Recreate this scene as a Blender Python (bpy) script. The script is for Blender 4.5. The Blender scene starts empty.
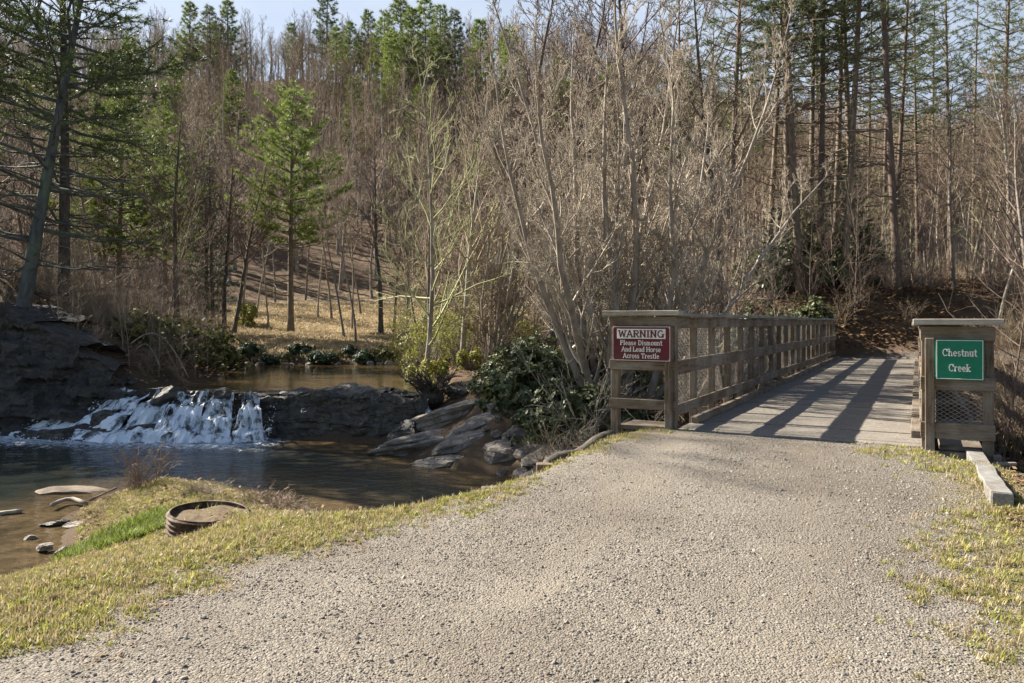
import bpy, math, random
import numpy as np
from mathutils import Vector, Matrix, noise as mnoise

R = math.radians
S = bpy.context.scene
COL = S.collection
rng = np.random.default_rng(7)

# ------------------------------------------------------------------ camera, sky, sun, exposure
EYE = 1.6
F = 740.0
cam_d = bpy.data.cameras.new('camera')
cam = bpy.data.objects.new('camera', cam_d); COL.objects.link(cam)
cam.location = (0, 0, EYE); cam.rotation_euler = (R(90), 0, 0)
cam_d.sensor_width = 36.0; cam_d.lens = 36.0 * F / 1024.0
cam_d.shift_y = -19.5 / 1024.0
cam_d.clip_start = 0.05; cam_d.clip_end = 2000
S.camera = cam

SUN_EL, SUN_AZ = R(37.0), R(-62.0)          # azimuth clockwise from +Y
world = bpy.data.worlds.new('World'); S.world = world; world.use_nodes = True
wn = world.node_tree; wn.nodes.clear()
wo = wn.nodes.new('ShaderNodeOutputWorld'); wb = wn.nodes.new('ShaderNodeBackground')
sk = wn.nodes.new('ShaderNodeTexSky'); sk.sky_type = 'NISHITA'; sk.sun_disc = False
sk.sun_elevation = SUN_EL; sk.sun_rotation = SUN_AZ; sk.air_density = 1.0; sk.dust_density = 1.2; sk.ozone_density = 1.0
wtc = wn.nodes.new('ShaderNodeTexCoord'); wmp = wn.nodes.new('ShaderNodeMapping'); wmp.inputs['Scale'].default_value = (1.0, 1.0, 3.0)
wno = wn.nodes.new('ShaderNodeTexNoise'); wno.inputs['Scale'].default_value = 2.2; wno.inputs['Detail'].default_value = 6; wno.inputs['Roughness'].default_value = 0.6
wmr = wn.nodes.new('ShaderNodeMapRange'); wmr.inputs[1].default_value = 0.35; wmr.inputs[2].default_value = 0.68; wmr.inputs[3].default_value = 0.45; wmr.inputs[4].default_value = 0.95
wmx = wn.nodes.new('ShaderNodeMix'); wmx.data_type = 'RGBA'; wmx.inputs[7].default_value = (5.0, 5.6, 6.6, 1)
wn.links.new(wtc.outputs['Generated'], wmp.inputs[0]); wn.links.new(wmp.outputs[0], wno.inputs['Vector']); wn.links.new(wno.outputs[0], wmr.inputs[0]); wsx = wn.nodes.new('ShaderNodeSeparateXYZ'); wel = wn.nodes.new('ShaderNodeMapRange'); wel.inputs[1].default_value = 0.40; wel.inputs[2].default_value = 0.50; wel.inputs[3].default_value = 1.0; wel.inputs[4].default_value = 0.0
wmu = wn.nodes.new('ShaderNodeMath'); wmu.operation = 'MULTIPLY'
wn.links.new(wtc.outputs['Generated'], wsx.inputs[0]); wn.links.new(wsx.outputs[2], wel.inputs[0]); wn.links.new(wel.outputs[0], wmu.inputs[0]); wn.links.new(wmr.outputs[0], wmu.inputs[1]); way = wn.nodes.new('ShaderNodeMapRange'); way.inputs[1].default_value = 0.15; way.inputs[2].default_value = 0.55
wm2 = wn.nodes.new('ShaderNodeMath'); wm2.operation = 'MULTIPLY'; wn.links.new(wsx.outputs[1], way.inputs[0]); wn.links.new(way.outputs[0], wm2.inputs[0]); wn.links.new(wmu.outputs[0], wm2.inputs[1]); wn.links.new(wm2.outputs[0], wmx.inputs[0])
wn.links.new(sk.outputs[0], wmx.inputs[6]); wn.links.new(wmx.outputs[2], wb.inputs[0]); wn.links.new(wb.outputs[0], wo.inputs[0])
wb.inputs[1].default_value = 0.05
sun_d = bpy.data.lights.new('sun', 'SUN'); sun_d.energy = 5.0; sun_d.angle = R(0.5); sun_d.color = (1.0, 0.92, 0.79)
sun = bpy.data.objects.new('sun', sun_d); COL.objects.link(sun)
sdir = Vector((math.sin(SUN_AZ) * math.cos(SUN_EL), math.cos(SUN_AZ) * math.cos(SUN_EL), math.sin(SUN_EL)))
sun.location = sdir * 60; sun.rotation_euler = sdir.to_track_quat('Z', 'Y').to_euler()
S.view_settings.view_transform = 'Standard'; S.view_settings.look = 'None'
S.view_settings.exposure = 1.62; S.view_settings.gamma = 1.0; S.view_settings.use_curve_mapping = False
try:
    S.cycles.max_bounces = 6; S.cycles.diffuse_bounces = 3; S.cycles.glossy_bounces = 3
except Exception:
    pass

# ------------------------------------------------------------------ helpers: tagging
def tag(o, label=None, cat=None, group=None, kind=None):
    if label: o['label'] = label
    if cat: o['category'] = cat
    if group: o['group'] = group
    if kind: o['kind'] = kind
    return o

def empty(name, loc=(0, 0, 0), rot=(0, 0, 0), sc=1.0):
    o = bpy.data.objects.new(name, None); COL.objects.link(o)
    o.location = loc; o.rotation_euler = rot; o.scale = (sc, sc, sc); o.empty_display_size = 0.3
    return o

def link(name, me, parent=None):
    o = bpy.data.objects.new(name, me); COL.objects.link(o)
    if parent is not None: o.parent = parent
    return o

def ss(a, b, x):
    t = np.clip((np.asarray(x, float) - a) / (b - a), 0, 1)
    return t * t * (3 - 2 * t)

# ------------------------------------------------------------------ helpers: noise
def _hash(ix, iy, iz, seed):
    n = (ix * 374761393 + iy * 668265263 + iz * 2147483647 + seed * 974634777) & 0xffffffff
    n = ((n ^ (n >> 13)) * 1274126177) & 0xffffffff
    n = n ^ (n >> 16)
    return (n & 0xffffff) / float(0xffffff)

def vn(x, y, z=0.0, seed=0):
    x = np.asarray(x, float); y = np.asarray(y, float); z = np.asarray(z, float) + np.zeros_like(x)
    ix = np.floor(x).astype(np.int64); iy = np.floor(y).astype(np.int64); iz = np.floor(z).astype(np.int64)
    fx = x - ix; fy = y - iy; fz = z - iz
    fx = fx * fx * (3 - 2 * fx); fy = fy * fy * (3 - 2 * fy); fz = fz * fz * (3 - 2 * fz)
    def H(a, b, c): return _hash(ix + a, iy + b, iz + c, seed)
    x00 = H(0,0,0) * (1 - fx) + H(1,0,0) * fx; x10 = H(0,1,0) * (1 - fx) + H(1,1,0) * fx
    x01 = H(0,0,1) * (1 - fx) + H(1,0,1) * fx; x11 = H(0,1,1) * (1 - fx) + H(1,1,1) * fx
    y0 = x00 * (1 - fy) + x10 * fy; y1 = x01 * (1 - fy) + x11 * fy
    return (y0 * (1 - fz) + y1 * fz) * 2 - 1

def fbm(x, y, z=0.0, seed=0, oct=4):
    a, s, t = 1.0, 0.0, 0.0
    x = np.asarray(x, float); y = np.asarray(y, float); z = np.asarray(z, float)
    for o in range(oct):
        s = s + a * vn(x, y, z, seed + o * 17); t += a
        x = x * 2.03; y = y * 2.03; z = z * 2.03; a *= 0.5
    return s / t

def sdf(poly, x, y):
    """signed distance to a closed polygon, negative inside"""
    P = np.array(poly, float); x = np.asarray(x, float); y = np.asarray(y, float)
    shp = x.shape; px = x.ravel(); py = y.ravel()
    best = np.full(px.shape, 1e18); inside = np.zeros(px.shape, bool)
    n = len(P)
    for i in range(n):
        ax, ay = P[i]; bx, by = P[(i + 1) % n]
        ex, ey = bx - ax, by - ay
        t = np.clip(((px - ax) * ex + (py - ay) * ey) / (ex * ex + ey * ey), 0, 1)
        d = (px - ax - t * ex) ** 2 + (py - ay - t * ey) ** 2
        best = np.minimum(best, d)
        cond = (ay > py) != (by > py)
        with np.errstate(divide='ignore', invalid='ignore'):
            xi = (bx - ax) * (py - ay) / (by - ay) + ax
        inside ^= cond & (px < xi)
    d = np.sqrt(best)
    return np.where(inside, -d, d).reshape(shp)

# ------------------------------------------------------------------ helpers: meshes
def np_mesh(name, V, quads=None, tris=None, mats=(), smooth=False, midx=None):
    me = bpy.data.meshes.new(name)
    V = np.asarray(V, np.float32).reshape(-1, 3)
    loops, starts, totals = [], [], []
    c = 0
    if quads is not None and len(quads):
        q = np.asarray(quads, np.int32).reshape(-1, 4)
        loops.append(q.ravel()); starts.append(c + 4 * np.arange(len(q))); totals.append(np.full(len(q), 4)); c += 4 * len(q)
    if tris is not None and len(tris):
        t = np.asarray(tris, np.int32).reshape(-1, 3)
        loops.append(t.ravel()); starts.append(c + 3 * np.arange(len(t))); totals.append(np.full(len(t), 3)); c += 3 * len(t)
    L = np.concatenate(loops).astype(np.int32); st = np.concatenate(starts).astype(np.int32); to = np.concatenate(totals).astype(np.int32)
    me.vertices.add(len(V)); me.vertices.foreach_set('co', V.ravel())
    me.loops.add(len(L)); me.loops.foreach_set('vertex_index', L)
    me.polygons.add(len(st)); me.polygons.foreach_set('loop_start', st); me.polygons.foreach_set('loop_total', to)
    if midx is not None: me.polygons.foreach_set('material_index', np.asarray(midx, np.int32))
    me.update(calc_edges=True)
    me.polygons.foreach_set('use_smooth', np.full(len(st), bool(smooth)))
    for m in mats: me.materials.append(m)
    me.validate()
    return me

def attr(me, name, vals):
    a = me.attributes.new(name, 'FLOAT', 'POINT'); a.data.foreach_set('value', np.asarray(vals, np.float32).ravel())

def tube_arrays(polys, sides):
    """polys: list of (points (n,3), radii (n)) -> V, quads"""
    groups = {}
    for p, r in polys: groups.setdefault(len(p), []).append((p, r))
    Vs, Qs, off = [], [], 0
    for n, lst in groups.items():
        P = np.array([a for a, b in lst], float); Rr = np.array([b for a, b in lst], float)
        m = len(P)
        T = np.gradient(P, axis=1)
        T /= np.linalg.norm(T, axis=2, keepdims=True) + 1e-9
        D = P[:, -1] - P[:, 0]; D /= np.linalg.norm(D, axis=1, keepdims=True) + 1e-9
        ref = np.where(np.abs(D[:, 2:3]) > 0.8, np.array([[1.0, 0.13, 0]]), np.array([[0.07, 0.1, 1.0]]))
        ref = ref[:, None, :]
        A = np.cross(T, ref); A /= np.linalg.norm(A, axis=2, keepdims=True) + 1e-9
        B = np.cross(T, A)
        ang = np.arange(sides) * 2 * math.pi / sides
        V = P[:, :, None, :] + Rr[:, :, None, None] * (np.cos(ang)[None, None, :, None] * A[:, :, None, :] + np.sin(ang)[None, None, :, None] * B[:, :, None, :])
        idx = off + np.arange(m * n * sides).reshape(m, n, sides)
        a = idx[:, :-1, :]; b = idx[:, 1:, :]
        Q = np.stack([a, np.roll(a, -1, 2), np.roll(b, -1, 2), b], -1)
        Vs.append(V.reshape(-1, 3)); Qs.append(Q.reshape(-1, 4)); off += m * n * sides
    return np.concatenate(Vs), np.concatenate(Qs)

def tubes(name, polys, sides, m, smooth=True):
    V, Q = tube_arrays(polys, sides)
    return np_mesh(name, V, quads=Q, mats=(m,), smooth=smooth)

class MB:
    """collects boxes, bars and tubes, then builds ONE mesh"""
    def __init__(s): s.V = []; s.Q = []; s.T = []; s.n = 0
    def add(s, V, Q=None, T=None):
        V = np.asarray(V, float).reshape(-1, 3)
        if Q is not None and len(Q): s.Q.append(np.asarray(Q).reshape(-1, 4) + s.n)
        if T is not None and len(T): s.T.append(np.asarray(T).reshape(-1, 3) + s.n)
        s.V.append(V); s.n += len(V); return s
    def box(s, c, d, rz=0.0, jit=0.0, rx=0.0, ry=0.0, seg=1, bev=0.0):
        """centre, size; seg splits the longest axis so that jitter can make it slightly crooked"""
        d = np.array(d, float); ax = int(np.argmax(d)); o = [i for i in range(3) if i != ax]
        b = bev if bev else min(0.006, 0.18 * min(d))
        h = d / 2
        ring = []
        a, e = h[o[0]], h[o[1]]
        for x, y in ((-a + b, -e), (a - b, -e), (a, -e + b), (a, e - b), (a - b, e), (-a + b, e), (-a, e - b), (-a, -e + b)): ring.append((x, y))
        st = list(np.linspace(-h[ax] + b, h[ax] - b, seg + 1))
        rows = [(-h[ax], 1 - b / max(min(a, e), 1e-6))] + [(t, 1.0) for t in st] + [(h[ax], 1 - b / max(min(a, e), 1e-6))]
        V = []
        for t, k in rows:
            jo = rng.uniform(-jit, jit, 2) if jit else (0, 0)
            for x, y in ring:
                p = [0, 0, 0]; p[ax] = t; p[o[0]] = x * k + jo[0]; p[o[1]] = y * k + jo[1]; V.append(p)
        V = np.array(V); n = len(rows); Q = []
        for i in range(n - 1):
            for j in range(8):
                Q.append((i * 8 + j, i * 8 + (j + 1) % 8, (i + 1) * 8 + (j + 1) % 8, (i + 1) * 8 + j))
        for base in (0, (n - 1) * 8):
            Q += [(base + 0, base + 1, base + 2, base + 7), (base + 7, base + 2, base + 3, base + 6), (base + 6, base + 3, base + 4, base + 5)]
        M = (Matrix.Rotation(rz, 3, 'Z') @ Matrix.Rotation(ry, 3, 'Y') @ Matrix.Rotation(rx, 3, 'X'))
        V = V @ np.array(M).T + np.array(c)
        return s.add(V, Q)
    def tube(s, pts, rad, sides=8):
        rad = rad if hasattr(rad, '__len__') else [rad] * len(pts)
        V, Q = tube_arrays([(pts, rad)], sides)
        n = len(pts)
        caps = [list(range(sides)), list(range((n - 1) * sides, n * sides))]
        T = []
        for c in caps:
            for i in range(1, sides - 1): T.append((c[0], c[i], c[i + 1]))
        return s.add(V, Q, T)
    def build(s, name, m, parent=None, smooth=False, fix=True):
        me = np_mesh(name, np.concatenate(s.V), np.concatenate(s.Q) if s.Q else None, np.concatenate(s.T) if s.T else None, (m,), smooth)
        if fix:
            import bmesh
            bm = bmesh.new(); bm.from_mesh(me); bmesh.ops.recalc_face_normals(bm, faces=bm.faces); bm.to_mesh(me); bm.free()
        return link(name, me, parent)

# ------------------------------------------------------------------ helpers: materials
def new_mat(name):
    m = bpy.data.materials.new(name); m.use_nodes = True
    return m, m.node_tree, m.node_tree.nodes['Principled BSDF']

class NT:
    def __init__(s, nt): s.nt = nt
    def n(s, t, **kw):
        x = s.nt.nodes.new(t)
        for k, v in kw.items():
            if k.startswith('i_'):
                key = k[2:]; key = int(key) if key.isdigit() else key.replace('_', ' ')
                x.inputs[key].default_value = v
            else: setattr(x, k, v)
        return x
    def l(s, a, b): s.nt.links.new(a, b)
    def coords(s, kind='Object', scale=(1, 1, 1)):
        tc = s.n('ShaderNodeTexCoord'); mp = s.n('ShaderNodeMapping'); mp.inputs['Scale'].default_value = scale
        s.l(tc.outputs[kind], mp.inputs[0]); return mp.outputs[0]
    def noise(s, vec, scale, detail=4, rough=0.6, out=0, lo=None, hi=None):
        x = s.n('ShaderNodeTexNoise'); x.inputs['Scale'].default_value = scale; x.inputs['Detail'].default_value = detail; x.inputs['Roughness'].default_value = rough
        s.l(vec, x.inputs['Vector']); o = x.outputs[out]
        return s.ramp(o, lo, hi) if lo is not None else o
    def ramp(s, v, lo, hi, a=0.0, b=1.0):
        x = s.n('ShaderNodeMapRange'); x.clamp = True; x.inputs[1].default_value = lo; x.inputs[2].default_value = hi; x.inputs[3].default_value = a; x.inputs[4].default_value = b
        s.l(v, x.inputs[0]); return x.outputs[0]
    def mix(s, f, a, b):
        x = s.n('ShaderNodeMix', data_type='RGBA')
        for v, k in ((f, 0), (a, 6), (b, 7)):
            if isinstance(v, (float, int)): x.inputs[k].default_value = v
            elif isinstance(v, tuple): x.inputs[k].default_value = v + (1,) if len(v) == 3 else v
            else: s.l(v, x.inputs[k])
        return x.outputs[2]
    def math(s, op, a, b=0.0):
        x = s.n('ShaderNodeMath', operation=op)
        for v, k in ((a, 0), (b, 1)):
            if isinstance(v, (float, int)): x.inputs[k].default_value = v
            else: s.l(v, x.inputs[k])
        return x.outputs[0]
    def bump(s, h, strength, dist, nrm=None):
        x = s.n('ShaderNodeBump'); x.inputs['Strength'].default_value = strength; x.inputs['Distance'].default_value = dist
        s.l(h, x.inputs['Height'])
        if nrm is not None: s.l(nrm, x.inputs['Normal'])
        return x.outputs[0]

def simple_mat(name, c1, c2, scale=4, rough=0.85, bump=0.3, bdist=0.01, stretch=(1, 1, 1), c3=None, rnd=0.3, spec=0.3, sss=None, lo=0.35, hi=0.65):
    """two or three tone noise material with a little per-object variation"""
    m, nt, p = new_mat(name); t = NT(nt)
    v = t.coords('Object', stretch)
    f = t.noise(v, scale, 5, 0.65, lo=lo, hi=hi)
    c = t.mix(f, c1, c2)
    if c3: c = t.mix(t.noise(v, scale * 0.31, 3, 0.6, lo=0.5, hi=0.66), c, c3)
    oi = t.n('ShaderNodeObjectInfo')
    hs = t.n('ShaderNodeHueSaturation'); t.l(c, hs.inputs['Color'])
    t.l(t.ramp(oi.outputs['Random'], 0, 1, 1 - rnd, 1 + rnd), hs.inputs['Value'])
    t.l(t.ramp(oi.outputs['Random'], 0, 1, 0.5 - 0.02, 0.5 + 0.02), hs.inputs['Hue'])
    t.l(hs.outputs[0], p.inputs['Base Color'])
    p.inputs['Roughness'].default_value = rough; p.inputs['Specular IOR Level'].default_value = spec
    if bump: t.l(t.bump(t.noise(v, scale * 2.2, 5, 0.7), bump, bdist), p.inputs['Normal'])
    return m

def leaf_mat(name, c1, c2, rough=0.5, trans=0.35, rnd=0.25, spec=0.4):
    m, nt, p = new_mat(name); t = NT(nt)
    g = t.n('ShaderNodeNewGeometry'); oi = t.n('ShaderNodeObjectInfo')
    r = t.math('FRACT', t.math('ADD', g.outputs['Random Per Island'], oi.outputs['Random']))
    c = t.mix(r, c1, c2)
    hs = t.n('ShaderNodeHueSaturation'); t.l(c, hs.inputs['Color']); t.l(t.ramp(oi.outputs['Random'], 0, 1, 1 - rnd, 1 + rnd), hs.inputs['Value'])
    t.l(hs.outputs[0], p.inputs['Base Color']); p.inputs['Roughness'].default_value = rough; p.inputs['Specular IOR Level'].default_value = spec
    tr = t.n('ShaderNodeBsdfTranslucent'); t.l(hs.outputs[0], tr.inputs[0])
    mx = t.n('ShaderNodeMixShader'); mx.inputs[0].default_value = trans
    t.l(p.outputs[0], mx.inputs[1]); t.l(tr.outputs[0], mx.inputs[2])
    t.l(mx.outputs[0], nt.nodes['Material Output'].inputs[0])
    return m

M = {}
M['bark_pine'] = simple_mat('bark_pine', (0.10, 0.075, 0.055), (0.19, 0.145, 0.11), 7, bump=0.8, bdist=0.02, stretch=(1, 1, 0.3), rnd=0.2)
M['bark_grey'] = simple_mat('bark_grey', (0.15, 0.125, 0.10), (0.32, 0.28, 0.235), 5, bump=0.5, stretch=(1, 1, 0.4), rnd=0.3)
M['bark_dark'] = simple_mat('bark_dark', (0.05, 0.043, 0.036), (0.12, 0.10, 0.085), 6, bump=0.8, bdist=0.02, stretch=(1, 1, 0.35), rnd=0.2)
M['bark_blue'] = simple_mat('bark_blue', (0.045, 0.048, 0.048), (0.12, 0.125, 0.12), 6, bump=0.8, bdist=0.02, stretch=(1, 1, 0.35), c3=(0.12, 0.15, 0.10), rnd=0.15)
M['bark_pale'] = simple_mat('bark_pale', (0.20, 0.17, 0.14), (0.42, 0.37, 0.31), 5, bump=0.3, stretch=(1, 1, 0.4), rnd=0.2)
M['twig_tan'] = simple_mat('twig_tan', (0.20, 0.152, 0.108), (0.36, 0.285, 0.21), 1.2, bump=0, rnd=0.25)
M['twig_hero'] = simple_mat('twig_hero', (0.27, 0.22, 0.175), (0.46, 0.39, 0.32), 1.2, bump=0, rnd=0.05)
M['twig_brown'] = simple_mat('twig_brown', (0.12, 0.088, 0.068), (0.25, 0.19, 0.148), 1.2, bump=0, rnd=0.3)
M['twig_mauve'] = simple_mat('twig_mauve', (0.14, 0.098, 0.066), (0.30, 0.225, 0.155), 0.6, bump=0, rnd=0.3)
M['twig_olive'] = simple_mat('twig_olive', (0.24, 0.23, 0.12), (0.38, 0.36, 0.20), 1.0, bump=0, rnd=0.25)
M['needle'] = leaf_mat('needle', (0.06, 0.09, 0.032), (0.15, 0.19, 0.065), trans=0.25)
M['needle_bright'] = leaf_mat('needle_bright', (0.10, 0.15, 0.03), (0.24, 0.29, 0.07), trans=0.35)
M['needle_dark'] = leaf_mat('needle_dark', (0.018, 0.042, 0.02), (0.045, 0.085, 0.035), trans=0.2)
M['rhodo'] = leaf_mat('rhodo', (0.045, 0.065, 0.024), (0.16, 0.175, 0.07), rough=0.5, trans=0.12, spec=0.5)
M['leaf_olive'] = leaf_mat('leaf_olive', (0.09, 0.10, 0.03), (0.19, 0.19, 0.06), trans=0.35)
M['leaf_yellow'] = leaf_mat('leaf_yellow', (0.20, 0.21, 0.04), (0.34, 0.33, 0.08), trans=0.45)
M['leaf_dead'] = leaf_mat('leaf_dead', (0.13, 0.075, 0.04), (0.30, 0.20, 0.11), rough=0.8, trans=0.2)
M['grass'] = leaf_mat('grass', (0.20, 0.21, 0.045), (0.42, 0.39, 0.11), trans=0.4, rnd=0.3)
M['grass_green'] = leaf_mat('grass_green', (0.13, 0.18, 0.03), (0.27, 0.31, 0.07), trans=0.45, rnd=0.2)
M['grass_dry'] = leaf_mat('grass_dry', (0.30, 0.23, 0.13), (0.50, 0.40, 0.24), trans=0.35, rnd=0.25)
M['stone'] = simple_mat('stone', (0.15, 0.133, 0.114), (0.33, 0.30, 0.262), 9, rough=0.9, bump=0, rnd=0.35)
M['rust'] = simple_mat('rust', (0.035, 0.02, 0.015), (0.12, 0.06, 0.038), 14, rough=0.8, bump=0.5, rnd=0.0, c3=(0.22, 0.17, 0.13))
M['wire'] = simple_mat('wire', (0.27, 0.24, 0.21), (0.38, 0.35, 0.31), 8, rough=0.5, bump=0, rnd=0.0)
M['sign_red'] = simple_mat('sign_red', (0.085, 0.007, 0.010), (0.125, 0.012, 0.015), 5, rough=0.45, bump=0.05, rnd=0, c3=(0.11, 0.035, 0.03))
M['sign_green'] = simple_mat('sign_green', (0.0, 0.15, 0.085), (0.005, 0.19, 0.11), 5, rough=0.4, bump=0.05, rnd=0)
M['sign_white'] = simple_mat('sign_white', (0.66, 0.64, 0.60), (0.78, 0.77, 0.74), 9, rough=0.5, bump=0, rnd=0)
M['sign_metal'] = simple_mat('sign_metal', (0.42, 0.42, 0.42), (0.52, 0.52, 0.52), 9, rough=0.4, bump=0, rnd=0)

def wood_mat(name, axis, dark=(0.06, 0.043, 0.030), light=(0.20, 0.150, 0.105), grey=(0.27, 0.235, 0.195), moss=0.25):
    m, nt, p = new_mat(name); t = NT(nt)
    sc = [9, 9, 9]; sc[axis] = 0.7
    v = t.coords('Object', tuple(sc)); v2 = t.coords('Object', (1, 1, 1))
    grain = t.noise(v, 5.0, 6, 0.7, lo=0.33, hi=0.68)
    c = t.mix(grain, dark, light)
    c = t.mix(t.noise(v2, 1.7, 5, 0.65, lo=0.42, hi=0.62), c, t.mix(grain, tuple(x * 0.62 for x in grey), grey))
    c = t.mix(t.math('MULTIPLY', t.noise(v2, 4.5, 4, 0.7, lo=0.56, hi=0.70), moss), c, (0.13, 0.14, 0.05))
    c = t.mix(t.math('MULTIPLY', t.noise(v2, 2.6, 6, 0.8, lo=0.55, hi=0.8), 0.8), c, (0.05, 0.038, 0.03))
    t.l(c, p.inputs['Base Color']); p.inputs['Roughness'].default_value = 0.88; p.inputs['Specular IOR Level'].default_value = 0.25
    t.l(t.bump(t.noise(v, 7.0, 6, 0.7), 0.6, 0.006), p.inputs['Normal'])
    return m
M['wood_x'] = wood_mat('wood_x', 0); M['wood_y'] = wood_mat('wood_y', 1); M['wood_z'] = wood_mat('wood_z', 2)
M['wood_cap'] = wood_mat('wood_cap', 1, (0.10, 0.09, 0.08), (0.26, 0.24, 0.21), (0.36, 0.36, 0.35), 0.15)
M['wood_capx'] = wood_mat('wood_capx', 0, (0.15, 0.13, 0.10), (0.34, 0.30, 0.24), (0.42, 0.39, 0.34), 0.35)

def rock_mat(name, a, b, cgrey, mossy=0.3, rough=0.8):
    m, nt, p = new_mat(name); t = NT(nt)
    v = t.coords('Object', (1, 1, 1.5))
    c = t.mix(t.noise(v, 1.6, 7, 0.72, lo=0.35, hi=0.66), a, b)
    c = t.mix(t.noise(v, 4.7, 6, 0.75, lo=0.5, hi=0.7), c, cgrey)
    c = t.mix(t.math('MULTIPLY', t.noise(v, 2.9, 5, 0.7, lo=0.55, hi=0.68), mossy), c, (0.07, 0.08, 0.025))
    vo = t.n('ShaderNodeTexVoronoi', feature='DISTANCE_TO_EDGE'); vo.inputs['Scale'].default_value = 1.3
    dist = t.n('ShaderNodeVectorMath', operation='ADD'); nn = t.n('ShaderNodeTexNoise'); nn.inputs['Scale'].default_value = 2.0
    t.l(v, nn.inputs['Vector']); t.l(v, dist.inputs[0]); t.l(nn.outputs['Color'], dist.inputs[1]); t.l(dist.outputs[0], vo.inputs['Vector'])
    cr = t.ramp(vo.outputs['Distance'], 0.0, 0.035)
    h = t.math('ADD', t.math('MULTIPLY', cr, 0.6), t.noise(v, 6, 8, 0.75))
    t.l(c, p.inputs['Base Color']); p.inputs['Roughness'].default_value = rough; p.inputs['Specular IOR Level'].default_value = 0.4
    t.l(t.bump(h, 0.8, 0.05), p.inputs['Normal'])
    return m
M['rock'] = rock_mat('rock', (0.13, 0.11, 0.092), (0.30, 0.265, 0.225), (0.42, 0.375, 0.32), 0.2)
M['rock_wet'] = rock_mat('rock_wet', (0.025, 0.022, 0.02), (0.075, 0.065, 0.05), (0.13, 0.12, 0.10), 0.5, 0.42)
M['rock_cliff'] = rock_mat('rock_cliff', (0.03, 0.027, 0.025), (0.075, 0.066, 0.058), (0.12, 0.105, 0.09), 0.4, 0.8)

# ------------------------------------------------------------------ the lie of the land
WL, WU = -1.3, -0.22
DECK = 0.25
V0, V1 = 9.2, 30.0
BA = math.atan2((917 - 512) / F, 1.0)                 # bridge heading right of the view
BS, BC = math.sin(BA), math.cos(BA)
def uv2w(u, v): return (u * BC + v * BS, -u * BS + v * BC)
def w2uv(x, y): return x * BC - y * BS, x * BS + y * BC

LOWER = [(-5.9, 7.9), (-5.6, 9.0), (-6.1, 9.9), (-6.7, 11), (-6.8, 12.5), (-6.2, 13.3), (-5.0, 13.0), (-4.0, 12.3), (-3.1, 11.5), (-2.3, 10.7), (-1, 10.4), (.3, 10.8),
         (1.4, 11.2), (3.2, 11.9), (4.8, 11), (5.9, 9.4), (5.8, 7), (5.6, 4.5), (6.6, 1), (10, 1), (9.4, 6), (10, 10), (9, 13), (6, 15), (3.2, 14.4), (1.6, 13.2),
         (.3, 13.7), (-1, 14.5), (-2.3, 15.9), (-2.8, 17.4), (-6, 18.5), (-9.5, 19), (-13, 19.6), (-22, 20.8), (-32, 18), (-32, 9), (-14, 6.0), (-9, 6.2), (-6.8, 7.0)]
UPPER = [(-10.2, 19.6), (-6.5, 19.1), (-2.6, 18.5), (-2.2, 19.8), (-2.9, 23), (-3.4, 26), (1, 28), (4, 29), (4, 33), (-4.5, 31.6), (-12.5, 31.8), (-16, 33), (-15, 30), (-10.5, 27), (-9.2, 23.0), (-9.9, 20.5)]
GRAVEL = [(-4.2, 1.5), (-2.6, 3.6), (-2.3, 4.1), (-2.0, 4.75), (-1.54, 5.38), (-.9, 5.9), (-.3, 6.7), (.28, 7.5), (.97, 8.2), (1.6, 8.75), (2.2, 9.2), (3.9, 8.3), (3.75, 7.3), (3.35, 6.0), (2.75, 5.0), (2.45, 4.2), (2.0, 3.2), (1.8, 0), (1.9, -12), (-9, -12)]

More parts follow.
